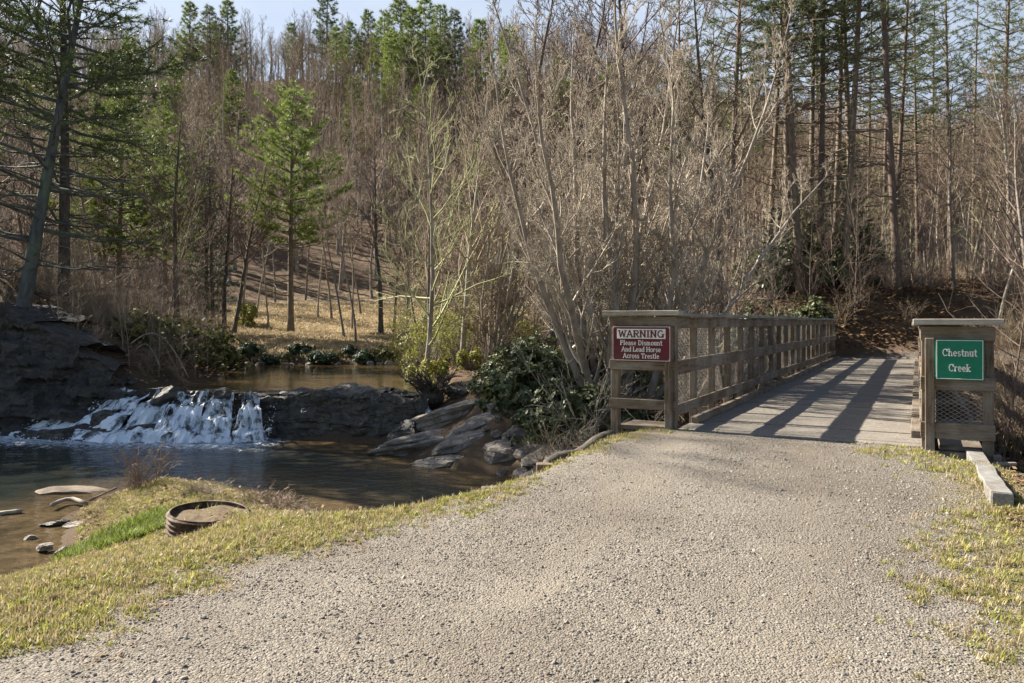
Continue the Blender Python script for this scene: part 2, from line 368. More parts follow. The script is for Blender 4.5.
def hgt(x, y, detail=True):
    x = np.asarray(x, float); y = np.asarray(y, float)
    x, y = np.broadcast_arrays(x, y)
    u, v = w2uv(x, y)
    near = 0.25 * ss(2.5, 8.5, y) * ss(-1.5, 1.2, x)
    far = np.interp(y, [16, 32, 45, 60, 105, 150, 180, 300], [0.12, 0.2, 1.0, 3.4, 25.5, 50.5, 57, 42])
    farR = np.interp(y, [16, 26, 34, 60, 110, 160, 300], [0.12, 0.4, 1.4, 5.5, 18, 25, 20])
    q = ss(0.10, 0.50, x / np.maximum(y, 1))
    far = far * (1 - q) + farR * q
    b = near * (1 - ss(12, 18, y)) + far * ss(12, 18, y)
    b = b + 2.5 * ss(-9.5, -14.5, x) * ss(15, 19.5, y) * (1 - ss(24, 33, y)) + 0.6 * ss(-8, -12, x) * ss(19, 26, y) * (1 - ss(26, 34, y))
    b = b - 1.3 * ss(10.3, 12.5, v) * (1 - ss(26.5, 29.3, v)) * (1 - ss(3, 9, np.abs(u + 1.3)))
    b = b - 0.35 * ss(V0 - 0.02, V0 + 0.12, v) * (1 - ss(29.6, 30.0, v)) * ss(-3.0, -2.8, u) * (1 - ss(0.3, 0.5, u))
    # cut bank past the far end of the bridge, and the trail turning right in front of it
    b = b + 1.5 * ss(33.2, 36.5, v) * (1 - ss(3, 20, np.abs(u - 1))) * (1 - ss(50, 70, v))
    w = (v - 32.2) - 0.45 * (u + 2.9) + 0.35 * fbm(x * .7, y * .7, seed=44)
    tm = ss(29.4, 30.2, v) * (1 - ss(32.2, 33.6, v)) * ss(-5.5, -3.5, u) * (1 - ss(-.2, .6, w))
    b = b * (1 - tm) + 0.2 * tm
    b = b + (1.15 * ss(0.0, 2.6, w) + 0.12 * fbm(x * 2.2, y * 2.2, seed=45) * ss(0, .6, w)) * (1 - ss(34.0, 38.0, v)) * ss(29.8, 30.8, v) * ss(-14, -8, u)
    d1 = sdf(LOWER, x, y); d2 = sdf(UPPER, x, y)
    k = np.interp(x, [-5, -2, -1, -.1, .35, .95, 2.2, 3.5], [0.26, 0.30, 0.32, 0.37, 0.43, 0.58, 1.0, 1.25])
    k = k * (1 - ss(12.5, 14, y)) + ss(12.5, 14, y) * np.interp(x, [-14, -9, -2, 3], [1.7, 1.2, 0.55, 0.8])
    wob = 0.25 * fbm(x * 0.9, y * 0.9, seed=5) if detail else 0
    b1 = np.where(d1 > 0, WL + k * np.maximum(d1 + wob, 0), WL - 0.03 - np.minimum(0.5, -d1 * 0.3))
    b2 = np.where(d2 > 0, WU + 0.5 * d2, WU - 0.03 - np.minimum(0.5, -d2 * 0.3))
    h = np.minimum(np.minimum(b, b1), b2)
    if detail:
        g = sdf(GRAVEL, x, y)
        rough = ss(0.0, 2.5, g) * ss(0, 1.5, np.minimum(np.abs(d1), np.abs(d2)))
        h = h + rough * (0.10 * fbm(x * 0.6, y * 0.6, seed=2) + 0.05 * fbm(x * 2.3, y * 2.3, seed=3)) * (1 + ss(60, 110, y) * 10) * (1 - tm)
        h = h + 0.012 * fbm(x * 3, y * 3, seed=9)
    return h
def hz(x, y): return float(hgt(np.array([x]), np.array([y]))[0])
def P(px, d): return ((px - 512) / F * d, d)

def axis(spec):
    out = []
    for a, b, st in spec: out += list(np.arange(a, b - 1e-6, st))
    return np.array(out + [spec[-1][1]])
xs = axis([(-400, -150, 25), (-150, -40, 3.5), (-40, -16, 0.6), (-16, 11, 0.11), (11, 30, 0.5), (30, 120, 3.5), (120, 400, 28)])
ys = axis([(-60, -6, 6), (-6, 1.5, 0.5), (1.5, 20, 0.11), (20, 40, 0.3), (40, 70, 1.0), (70, 200, 3), (200, 600, 30)])
X, Y = np.meshgrid(xs, ys)
Z = hgt(X, Y)
n0, n1 = len(ys), len(xs)
idx = np.arange(n0 * n1).reshape(n0, n1)
Q = np.stack([idx[:-1, :-1], idx[:-1, 1:], idx[1:, 1:], idx[1:, :-1]], -1).reshape(-1, 4)
U_, V_ = w2uv(X, Y)
gm = sdf(GRAVEL, X, Y)
m_gravel = ss(0.55, -0.55, gm - 0.35 * ss(1.5, 2.5, X))
m_gravel = np.maximum(m_gravel, ss(29.0, 29.6, V_) * ss(33.2, 32.4, V_) * ss(-5.4, -4.2, U_))
d1 = sdf(LOWER, X, Y); d2 = sdf(UPPER, X, Y)
m_grass = (1 - ss(13.5, 14.5, Y)) * ss(9.0, 7.5, X) * ss(WL + 0.05, WL + 0.25, Z) * (1 - ss(1.0, 1.8, U_) * ss(5.5, 7, V_))
m_grass = np.maximum(m_grass, ss(0.9, 0.2, np.abs(V_ - 29.5)) * ss(-2.2, -2.8, U_))
m_dry = ss(31, 34, Y) * (1 - ss(52, 66, Y)) * ss(-24, -17, X) * (1 - ss(0.1, 0.16, X / np.maximum(Y, 1)))
m_wet = ss(0.55 + 0.7 * ss(12, 13, Y), 0.02, np.minimum(np.where(d1 > -9, d1, 0), np.where(d2 > -9, d2, 0)))

gmat, nt, p = new_mat('ground'); t = NT(nt)
v = t.coords('Object'); A = lambda n: t.n('ShaderNodeAttribute', attribute_name=n).outputs['Fac']
n_small = t.noise(v, 38, 5, 0.75); n_mid = t.noise(v, 2.2, 5, 0.65); n_big = t.noise(v, 0.5, 4, 0.6)
vor = t.n('ShaderNodeTexVoronoi'); vor.inputs['Scale'].default_value = 90; t.l(v, vor.inputs['Vector'])
vor2 = t.n('ShaderNodeTexVoronoi'); vor2.inputs['Scale'].default_value = 48; t.l(v, vor2.inputs['Vector'])
vs = t.n('ShaderNodeSeparateColor'); t.l(vor.outputs['Color'], vs.inputs[0])
cg = t.mix(t.ramp(vs.outputs[0], 0, 1), (0.115, 0.10, 0.083), (0.31, 0.28, 0.238))
cg = t.mix(t.ramp(n_mid, 0.35, 0.7), cg, t.mix(0.55, cg, (0.21, 0.18, 0.145)))
cg = t.mix(t.math('MULTIPLY', A('rut'), t.noise(v, 3.0, 5, 0.7, lo=0.3, hi=0.6)), cg, t.mix(t.ramp(n_small, 0.3, 0.7), (0.19, 0.165, 0.132), (0.30, 0.265, 0.215)))
cg = t.mix(t.ramp(n_big, 0.42, 0.66, 0, 0.6), cg, (0.10, 0.08, 0.062))
soil = t.mix(t.ramp(n_small, 0.35, 0.65), (0.11, 0.08, 0.05), (0.24, 0.19, 0.12))
cgr = t.mix(t.ramp(n_mid, 0.35, 0.6), soil, t.mix(t.ramp(n_small, 0.3, 0.7), (0.12, 0.112, 0.04), (0.24, 0.215, 0.085)))
leaf = t.mix(t.ramp(n_small, 0.3, 0.7), (0.06, 0.038, 0.024), (0.19, 0.125, 0.08))
leaf = t.mix(t.ramp(n_mid, 0.5, 0.68, 0, 0.6), leaf, (0.07, 0.07, 0.03))
dry = t.mix(t.ramp(n_small, 0.3, 0.7), (0.26, 0.20, 0.12), (0.46, 0.37, 0.23))
dry = t.mix(t.ramp(n_mid, 0.5, 0.7, 0, 0.6), dry, (0.16, 0.15, 0.06))
def edge(name, w=0.5):
    a = t.math('ADD', A(name), t.math('MULTIPLY', t.math('SUBTRACT', t.noise(v, 3.2, 6, 0.75), 0.5), 2.2))
    return t.ramp(a, 0.5 - 0.3, 0.5 + 0.3)
c = t.mix(edge('dry'), leaf, dry)
c = t.mix(edge('grass'), c, cgr)
gf = edge('gravel'); c = t.mix(gf, c, cg)
c = t.mix(t.math('MULTIPLY', A('wet'), 0.9), c, t.mix(t.ramp(n_small, 0.3, 0.7), (0.05, 0.035, 0.02), (0.13, 0.095, 0.06)))
t.l(c, p.inputs['Base Color']); p.inputs['Roughness'].default_value = 0.95; p.inputs['Specular IOR Level'].default_value = 0.2
hh = t.math('ADD', t.math('MULTIPLY', vor.outputs['Distance'], -0.9), t.math('ADD', t.math('MULTIPLY', vor2.outputs['Distance'], -0.7), n_small))
t.l(t.bump(hh, 0.9, 0.011), p.inputs['Normal'])
me = np_mesh('ground', np.stack([X, Y, Z], -1), quads=Q, mats=(gmat,), smooth=True)
sr = X - (0.46 * Y - 1.1 - 0.02 * (Y - 5) ** 2); m_rut = (np.exp(-((sr - .75) / .28) ** 2) + np.exp(-((sr + .75) / .28) ** 2)) * (Y < 10) * .7
attr(me, 'rut', m_rut); m_gravel = m_gravel * (1 - ss(29, 29.5, V_) * ss(-1.0, .2, (V_ - 32.2) - 0.45 * (U_ + 2.9)))
attr(me, 'gravel', m_gravel); attr(me, 'grass', m_grass); attr(me, 'dry', m_dry); attr(me, 'wet', m_wet)
tag(link('ground', me), 'gravel trail, grassy verge, leafy banks and wooded hillside', 'ground', kind='structure')

# ------------------------------------------------------------------ water
def water_mat(name, c1, c2, rip, rdist, foam=False):
    m, nt, p = new_mat(name); t = NT(nt)
    v = t.coords('Object', (1, 1.6, 1)); v2 = t.coords('Object', (1, 1, 1))
    n1_ = t.noise(v, 3.2, 4, 0.6); n2_ = t.noise(v, 12.0, 3, 0.6)
    c = t.mix(t.noise(v2, 0.6, 5, 0.6, lo=0.4, hi=0.62), c1, c2)
    near = t.n('ShaderNodeAttribute', attribute_name='shallow').outputs['Fac']
    c = t.mix(t.ramp(t.math('ADD', near, t.math('MULTIPLY', t.math('SUBTRACT', t.noise(v2, 1.4, 4, 0.6), 0.5), 0.8)), 0.3, 0.9), c, t.mix(t.noise(v2, 5, 5, 0.7, lo=0.35, hi=0.65), (0.045, 0.032, 0.015), (0.12, 0.085, 0.045)))
    rough = 0.06
    h = t.math('ADD', n1_, t.math('MULTIPLY', n2_, 0.35))
    if foam:
        fa = t.n('ShaderNodeAttribute', attribute_name='foam').outputs['Fac']
        fn = t.noise(v, 7.0, 8, 0.8)
        f = t.ramp(t.math('ADD', fa, t.math('MULTIPLY', t.math('SUBTRACT', fn, 0.5), 2.6)), 0.72, 0.95)
        c = t.mix(f, c, (0.62, 0.70, 0.78))
        t.l(t.ramp(f, 0, 1, 0.05, 0.6), p.inputs['Roughness'])
        h = t.math('ADD', h, t.math('MULTIPLY', fa, t.math('MULTIPLY', fn, 2.0)))
    else: p.inputs['Roughness'].default_value = rough
    t.l(c, p.inputs['Base Color']); p.inputs['IOR'].default_value = 1.33; p.inputs['Specular IOR Level'].default_value = 0.5
    t.l(t.bump(h, rip, rdist), p.inputs['Normal'])
    return m
M['water_low'] = water_mat('water_low', (0.018, 0.022, 0.018), (0.04, 0.038, 0.025), 0.55, 0.045, True)
M['water_up'] = water_mat('water_up', (0.035, 0.026, 0.012), (0.085, 0.06, 0.028), 0.3, 0.02)

FALL_LINE = [(-12.6, 18.8), (-10.5, 18.5), (-8.5, 18.2), (-5.9, 17.9)]
def seg_dist(pts, x, y):
    best = np.full(np.shape(x), 1e9)
    for (ax, ay), (bx, by) in zip(pts[:-1], pts[1:]):
        ex, ey = bx - ax, by - ay
        tt = np.clip(((x - ax) * ex + (y - ay) * ey) / (ex * ex + ey * ey), 0, 1)
        best = np.minimum(best, np.hypot(x - ax - tt * ex, y - ay - tt * ey))
    return best
def water_sheet(name, poly, z, mm, label, step=0.15, grow=0.5):
    Pn = np.array(poly); xa = np.arange(Pn[:, 0].min() - 1, Pn[:, 0].max() + 1, step); ya = np.arange(Pn[:, 1].min() - 1, Pn[:, 1].max() + 1, step)
    GX, GY = np.meshgrid(xa, ya); d = sdf(poly, GX, GY)
    fd = seg_dist(FALL_LINE, GX, GY)
    GZ = z + 0.012 * fbm(GX * 1.5, GY * 2.2, seed=4) * ss(0.2, -1, d)
    if z < -1: GZ = GZ + ss(2.2, 0.2, fd) * 0.05 * fbm(GX * 3, GY * 3, seed=14)
    ii = np.arange(GX.size).reshape(GX.shape)
    ok = (d < grow); face = ok[:-1, :-1] & ok[1:, :-1] & ok[:-1, 1:] & ok[1:, 1:]
    q = np.stack([ii[:-1, :-1], ii[:-1, 1:], ii[1:, 1:], ii[1:, :-1]], -1)[face]
    used = np.unique(q); remap = -np.ones(GX.size, int); remap[used] = np.arange(len(used))
    Vv = np.stack([GX.ravel(), GY.ravel(), GZ.ravel()], -1)[used]
    me = np_mesh(name, Vv, quads=remap[q], mats=(mm,), smooth=True)
    attr(me, 'shallow', ss(-2.6, 0.0, d).ravel()[used]); attr(me, 'foam', (ss(3.4, 0.0, fd) * 1.0 * ss(-3.0, -7.0, GX)).ravel()[used])
    return tag(link(name, me), label, 'water', kind='structure')
water_sheet('creek_pool', LOWER, WL, M['water_low'], 'dark pool of creek water below the small waterfall')
water_sheet('upstream_creek', UPPER, WU, M['water_up'], 'calm brown creek water above the rock ledge', grow=0.35)

# ------------------------------------------------------------------ rocks
ORD = ['first', 'second', 'third', 'fourth', 'fifth', 'sixth', 'seventh', 'eighth', 'ninth', 'tenth', 'eleventh', 'twelfth', 'thirteenth', 'fourteenth', 'fifteenth', 'sixteenth', 'seventeenth', 'eighteenth', 'nineteenth']
TENS = {20: ('twentieth', 'twenty'), 30: ('thirtieth', 'thirty'), 40: ('fortieth', 'forty'), 50: ('fiftieth', 'fifty'), 60: ('sixtieth', 'sixty'), 70: ('seventieth', 'seventy'), 80: ('eightieth', 'eighty'), 90: ('ninetieth', 'ninety')}
def ordn(n):
    if n < 20: return ORD[n - 1]
    a, b = TENS[n // 10 * 10]
    return a if n % 10 == 0 else b + '-' + ORD[n % 10 - 1]
import bmesh
def rock(name, loc, size, seed, m, rot=0.0, sub=4, cuts=9, strata=0.0, tilt=0.0):
    bm = bmesh.new(); bmesh.ops.create_icosphere(bm, subdivisions=sub, radius=1.0)
    V = np.array([v.co[:] for v in bm.verts]); r = np.random.default_rng(seed)
    for i in range(cuts):
        nrm = r.normal(size=3); nrm[2] *= 0.7; nrm /= np.linalg.norm(nrm); dd = r.uniform(0.45, 0.8)
        s_ = V @ nrm - dd; V = V - np.maximum(s_, 0)[:, None] * nrm * 0.96
    if strata:
        zz = V[:, 2] * strata; st = (zz - np.floor(zz)); V[:, :2] *= (1 - 0.10 * ss(0.55, 1.0, st))[:, None]
    n = fbm(V[:, 0] * 1.7 + seed, V[:, 1] * 1.7, V[:, 2] * 2.4, seed=seed, oct=5); n2 = fbm(V[:, 0] * 6, V[:, 1] * 6, V[:, 2] * 9, seed=seed + 3, oct=3)
    V = V * (1 + 0.22 * n + 0.06 * n2)[:, None]
    V = V * np.array(size)
    for vv, co in zip(bm.verts, V): vv.co = co
    me = bpy.data.meshes.new(name); bm.to_mesh(me); bm.free(); me.materials.append(m)
    me.polygons.foreach_set('use_smooth', np.full(len(me.polygons), False)); 
    o = link(name, me); o.location = loc; o.rotation_euler = (r.uniform(-.12, .12), r.uniform(-.12, .12) - tilt, rot)
    return o

def rock_wall(name, path, tops, zb, depth, m, seed, res=0.06, lean=0.3, amp=0.35):
    """a bedded rock face: path along its foot, a top height at each path point, running back by depth"""
    path = np.array(path, float); seg = np.r_[0, np.cumsum(np.hypot(*np.diff(path, axis=0).T))]
    n = int(seg[-1] / res); s_ = np.linspace(0, seg[-1], n)
    fx = np.interp(s_, seg, path[:, 0]); fy = np.interp(s_, seg, path[:, 1]); tp = np.interp(s_, seg, tops)
    tx = np.gradient(fx); ty = np.gradient(fy); l = np.hypot(tx, ty); nx, ny = -ty / l, tx / l     # points back (left of path direction)
    mf = 44; mt = 20
    w = np.r_[np.linspace(0, 1, mf), np.ones(mt)]; bk = np.r_[np.zeros(mf), np.linspace(0.04, 1, mt)]
    Wg, Sg = np.meshgrid(w, s_); Bg = np.meshgrid(bk, s_)[0]
    TP = tp[:, None] + 0.16 * fbm(Sg * 1.1, Bg * 3, seed=seed + 9)
    TP = TP + 0.10 * np.floor(2.5 * (vn(Sg * 0.9, Bg * 2, seed=seed + 5) + 1)) / 2.5 - 0.1
    ZZ = zb + (TP - zb) * Wg
    ZZ = ZZ - 0.25 * ss(0.7, 1.0, Bg)
    off = lean * Wg + depth * Bg
    bed = np.floor(ZZ * 3.1 + 0.6 * vn(Sg * 0.35, ZZ * 0, seed=seed)) 
    blk = _hash((np.floor(Sg * 0.9 + 0.37 * bed)).astype(np.int64), bed.astype(np.int64), np.zeros_like(bed, dtype=np.int64), seed)
    bed2 = np.floor(ZZ * 7.3 + 0.8 * vn(Sg * 0.8, ZZ * 0, seed=seed + 31)); blk2 = _hash((np.floor(Sg * 2.6 + 0.61 * bed2)).astype(np.int64), bed2.astype(np.int64), np.zeros_like(bed2, dtype=np.int64), seed + 7)
    dsp = 0.2 * amp * (blk2 - 0.5) + amp * (blk - 0.5) + 0.22 * fbm(Sg * 0.8, ZZ * 1.4, seed=seed + 2) + 0.05 * fbm(Sg * 5, ZZ * 7, seed=seed + 4)
    off = off + dsp * (1 - 0.7 * ss(0, 0.5, Bg))
    ZZ = ZZ + 0.04 * fbm(Sg * 4, Bg * 12, seed=seed + 6)
    XX = fx[:, None] + nx[:, None] * off; YY = fy[:, None] + ny[:, None] * off
    ii = np.arange(XX.size).reshape(XX.shape)
    q = np.stack([ii[:-1, :-1], ii[1:, :-1], ii[1:, 1:], ii[:-1, 1:]], -1).reshape(-1, 4)
    me = np_mesh(name, np.stack([XX, YY, ZZ], -1), quads=q, mats=(m,), smooth=False)
    return link(name, me)

# ledge across the creek (path runs right to left so that "back" is upstream... the normal is left of travel: go left to right)
tag(rock_wall('rock_ledge', [(-10.9, 18.95), (-9.2, 18.75), (-7.5, 18.45), (-6.0, 18.2), (-4.6, 17.9), (-3.2, 17.5), (-2.0, 17.6)], [-0.18, -0.16, -0.2, -0.20, -0.02, -0.08, -0.2], -1.7, 1.3, M['rock_wet'], 11, lean=0.4, amp=0.17),
    'dark wet rock ledge that the creek spills over', 'rock ledge')
tag(rock_wall('rock_step', [(-12.6, 18.35), (-11.2, 18.2), (-10.0, 18.0), (-8.9, 17.95), (-7.6, 18.05), (-6.2, 18.0)], [-1.2, -1.1, -1.0, -.95, -.95, -1.0], -1.7, .8, M['rock_wet'], 17, lean=.15, amp=.3), 'low broken rock step under the white water', 'rock ledge')
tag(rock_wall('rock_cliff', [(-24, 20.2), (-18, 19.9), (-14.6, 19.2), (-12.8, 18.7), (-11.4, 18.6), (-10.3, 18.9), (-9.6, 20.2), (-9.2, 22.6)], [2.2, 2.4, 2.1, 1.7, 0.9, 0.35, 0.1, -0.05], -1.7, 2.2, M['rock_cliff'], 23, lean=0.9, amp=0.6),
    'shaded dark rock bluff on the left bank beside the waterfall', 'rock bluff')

rocks = [  # px, depth, size, z offset, rot, material, label
 (436, 16.3, (1.5, .6, .26), -1.05, .25, 'rock', 'long tilted grey slab whose lower end meets the ledge pool', 2.0, .20),
 (478, 15.6, (1.5, .7, .30), -.98, .25, 'rock', 'broad pale shelf rock in the middle of the right bank', 0, .22),
 (455, 17.2, (1.4, .6, .30), -.60, .3, 'rock', 'uppermost long slab below the dark root mass', 2.0, .20),
 (500, 16.2, (1.2, .6, .32), -.62, .3, 'rock', 'pale sunlit slab reaching up under the evergreen shrub', 0, .28),
 (508, 14.7, (1.0, .55, .36), -1.05, .2, 'rock', 'blue grey sloping boulder at the waterline', 0, .16),
 (455, 15.0, (.95, .4, .16), -1.24, .15, 'rock', 'thin low slab dipping into the pool in front of the others', 2.0, .10),
 (543, 14.2, (.85, .5, .34), -1.0, .3, 'rock', 'brown slab between the sloping boulder and the timber stub', 0, .16),
 (530, 15.0, (.8, .5, .32), -.72, .2, 'rock', 'tan rock tucked under the evergreen shrub behind the brown slab', 0, .2),
 (545, 13.5, (.55, .35, .22), -1.24, .1, 'rock', 'small low rock standing in the water before the brown slab', 0, .1),
 (563, 13.0, (.55, .4, .28), -.95, .4, 'rock', 'small brown rock between shrub roots and the old log', 0, .1),
 (412, 17.0, (.6, .45, .4), -1.0, .6, 'rock_wet', 'dark rounded boulder at the right end of the ledge', 0),
 (415, 16.3, (.75, .4, .24), -1.28, .2, 'rock', 'low flat rock at the waterline below the ledge end', 0),
 (468, 18.6, (.6, .5, .3), -0.15, .4, 'rock_wet', 'dark mossy boulder behind the root mass on the right bank', 0),
 (172, 18.9, (.62, .5, .28), -0.28, .1, 'rock_wet', 'dark rounded rock parting the water at the lip of the falls', 0),
 (224, 18.6, (.30, .35, .2), -0.25, .5, 'rock_wet', 'small wet rock on the lip between two white curtains', 0),
 (105, 18.6, (.45, .4, .3), -0.9, .9, 'rock_wet', 'wet black rock in the sloping left cascade', 0),
 (58, 10.6, (.24, .14, .06), -1.28, .4, 'rock_wet', 'dark flat stone in the shallows at the left edge', 0),
 (78, 10.5, (.2, .12, .05), -1.27, .2, 'rock', 'pale flat stone in the shallows left of the grassy mound', 0),
 (45, 9.35, (.13, .1, .06), -1.25, .6, 'rock', 'small grey stone at the waterline left of the bright grass', 0),
 (62, 9.1, (.10, .09, .06), -1.22, 1.2, 'rock', 'fist sized stone on the mud nearest the bright grass', 0),
 (30, 9.9, (.10, .09, .04), -1.28, 1.2, 'rock', 'flat pebble in shallow brown water at the far left', 0),
 (193, 10.8, (.36, .13, .10), -0.95, -.15, 'rock', 'dark slab lying on the top of the grassy mound', 0),
]
for i, rk in enumerate(rocks):
    px, d, sz, z, rz, mm, lab, stt = rk[:8]; tl_ = rk[8] if len(rk) > 8 else 0.0
    x, y = P(px, d)
    tag(rock('boulder' if sz[0] > 0.3 else 'stone', (x, y, z), sz, 40 + i * 3, M[mm], rz, 4 if sz[0] > .3 else 3, strata=stt, tilt=tl_), lab, 'rock')
x, y = P(72, 12.7)
tag(rock('sand_bar', (x, y, -1.3), (.6, .3, .07), 99, simple_mat('wet_sand', (.13, .10, .07), (.22, .175, .13), 9, bump=.3), 0.05, 3, cuts=2), 'pale low sandbar rising from the shallows at left', 'sandbar')
r3 = np.random.default_rng(15); rub = []
while len(rub) < 26:
    px, d = r3.uniform(455, 575), r3.uniform(13.4, 16.4)
    x, y = P(px, d)
    if float(sdf(LOWER, np.array([x]), np.array([y]))[0]) > .02: rub.append((x, y))
for i, (x, y) in enumerate(sorted(rub, key=lambda q_: q_[0] / q_[1])):
    s0 = r3.uniform(.12, .32)
    tag(rock('stone', (x, y, hz(x, y) + s0 * .1), (s0, s0 * .75, s0 * .5), 700 + i, M['rock'], r3.uniform(0, 3), 3), f'loose stone among the right bank slabs, {ordn(i + 1)} from the left', 'stone', 'loose stones among the bank slabs')
r2 = np.random.default_rng(5)
shore_x = sorted([r2.uniform(-13.2, -4.3) for i in range(16)])
for i, xx in enumerate(sorted(shore_x, key=lambda q_: q_)):
    s0 = r2.uniform(.12, .3)
    tag(rock('shore_stone', (xx, 31.45 + r2.uniform(-.2, .2), WU + .03), (s0, s0 * .8, s0 * .55), 200 + i, M['rock'], r2.uniform(0, 3), 2),
        f'pale stone on the far shore of the creek, {ordn(i + 1)} from the left', 'stone', 'pale stones along the far shore')

# ------------------------------------------------------------------ waterfall
def fall_mat():
    m, nt, p = new_mat('falling_water'); t = NT(nt)
    uv = t.n('ShaderNodeUVMap'); mp = t.n('ShaderNodeMapping'); mp.inputs['Scale'].default_value = (2.8, 1.5, 1); t.l(uv.outputs[0], mp.inputs[0])
    mp2 = t.n('ShaderNodeMapping'); mp2.inputs['Scale'].default_value = (1.8, 1.8, 1); t.l(uv.outputs[0], mp2.inputs[0])
    suv = t.n('ShaderNodeSeparateXYZ'); t.l(uv.outputs[0], suv.inputs[0])
    a = t.noise(mp.outputs[0], 2.2, 6, 0.7); b = t.noise(mp2.outputs[0], 1.6, 6, 0.75)
    f = t.ramp(t.math('ADD', t.math('MULTIPLY', a, 0.75), t.math('ADD', t.math('MULTIPLY', b, 0.55), t.math('MULTIPLY', suv.outputs[1], 0.10))), 0.58, 0.74)
    t.l(t.mix(f, (0.04, 0.055, 0.07), (0.80, 0.86, 0.92)), p.inputs['Base Color']); t.l(t.ramp(f, 0, 1, 0.08, 0.55), p.inputs['Roughness'])
    t.l(t.bump(t.math('ADD', a, b), 0.7, 0.05), p.inputs['Normal'])
    # thin places of the curtain are clear water, the rock behind shows through
    tr = t.n('ShaderNodeBsdfTransparent'); mx = t.n('ShaderNodeMixShader')
    t.l(t.ramp(t.math('ADD', t.math('MULTIPLY', a, 0.8), t.math('MULTIPLY', b, 0.5)), 0.52, 0.65), mx.inputs[0])
    t.l(tr.outputs[0], mx.inputs[1]); t.l(p.outputs[0], mx.inputs[2]); t.l(mx.outputs[0], nt.nodes['Material Output'].inputs[0])
    return m
M['fall'] = fall_mat()
def curtain(name, top, bot, steps, parent, seed, ztop=-0.16, zbot=WL + .02, m='fall', power=1.0):
    """top, bot: ((x,y),(x,y)) ends of the lip and of the foot"""
    nu, nv = 60, 40
    T0, T1, B0, B1 = [np.array(q, float) for q in (*top, *bot)]
    a = np.linspace(0, 1, nu)[:, None, None]; b = np.linspace(0, 1, nv)[None, :, None]
    TP = T0 + (T1 - T0) * a; BP = B0 + (B1 - B0) * a
    XY = TP + (BP - TP) * b
    bb = b[..., 0] + 0 * a[..., 0]; aa = a[..., 0] + 0 * b[..., 0]
    stp = bb + (0.5 / max(steps, 1)) * np.sin(bb * steps * 2 * math.pi) / math.pi * 0.9 if steps else bb ** power
    Zc = ztop + (zbot - ztop) * stp + 0.13 * fbm(aa * 5, bb * 4, seed=seed) * (1 - bb * .5)
    off = 0.20 * fbm(aa * 7, bb * 5, seed=seed + 3)
    XY = XY + off[..., None] * np.array([0.05, -1.0])
    V = np.concatenate([XY, Zc[..., None]], -1)
    ii = np.arange(nu * nv).reshape(nu, nv)
    q = np.stack([ii[:-1, :-1], ii[1:, :-1], ii[1:, 1:], ii[:-1, 1:]], -1).reshape(-1, 4)
    me = np_mesh(name, V, quads=q, mats=(M[m],), smooth=True)
    uvl = me.uv_layers.new(name='UVMap'); wdt = np.linalg.norm(T1 - T0) 
    uvv = np.stack([aa * max(wdt, 0.5) + seed, bb * 1.2], -1).reshape(-1, 2)
    li = np.empty(len(me.loops), np.int32); me.loops.foreach_get('vertex_index', li)
    uvl.data.foreach_set('uv', uvv[li].astype(np.float32).ravel())
    return link(name, me, parent)
wf = empty('waterfall', (-8.9, 18.4, WL))
tag(wf, 'small white waterfall spilling over the dark ledge at left', 'waterfall', kind='structure')
def rel(pts): return [(a * 1.015 + 8.9, b + 1.0 - 18.4) for a, b in pts]
for i, (tp, bt, st) in enumerate([
        ([(-10.3, 18.5), (-9.2, 18.2)], [(-13.0, 18.1), (-9.6, 16.7)], 3),
        ([(-9.0, 18.1), (-8.5, 18.0)], [(-9.7, 16.7), (-8.6, 16.75)], 2),
        ([(-8.3, 17.8), (-7.55, 17.65)], [(-8.7, 16.6), (-7.5, 16.65)], 2),
        ([(-7.4, 17.6), (-6.85, 17.5)], [(-7.55, 16.55), (-6.6, 16.6)], 3),
        ([(-6.6, 17.4), (-6.15, 17.35)], [(-6.6, 16.6), (-5.85, 16.75)], 2)]):
    curtain('falling_water', rel(tp), rel(bt), st, wf, 31 + i * 5, ztop=-0.19 - WL, zbot=0.02)
wc = empty('water_chute', (P(432, 17.6)[0], 17.6, -1.0))
tag(wc, 'narrow white trickle of water at the right end of the ledge', 'waterfall', kind='structure')
curtain('falling_water', [(-.35, .55), (-.2, .5)], [(.15, -.35), (.32, -.3)], 0, wc, 77, ztop=0.62, zbot=0.10)

def spray_pts():
    n = 5200; a = rng.uniform(0, 1, n); X_ = np.interp(a, [0, .33, .66, 1], [p_[0] for p_ in FALL_LINE]); Y_ = np.interp(a, [0, .33, .66, 1], [p_[1] for p_ in FALL_LINE])
    k = np.clip(.5 + 1.6 * fbm(X_ * 2.2, X_ * 0, seed=61), 0, 1); up = np.abs(rng.normal(0, 1, n)); on = rng.uniform(0, 1, n) < .45
    Y_ = np.where(on, Y_ + up * .28 + .1, Y_ - np.abs(rng.normal(0, .30, n)) + .1); Z_ = np.where(on, WL + up * .38 + .04, WL + np.abs(rng.normal(0, .05, n)))
    m = (rng.uniform(0, 1, n) < k) & (Z_ < -.15); return np.stack([X_, Y_, Z_], -1)[m]
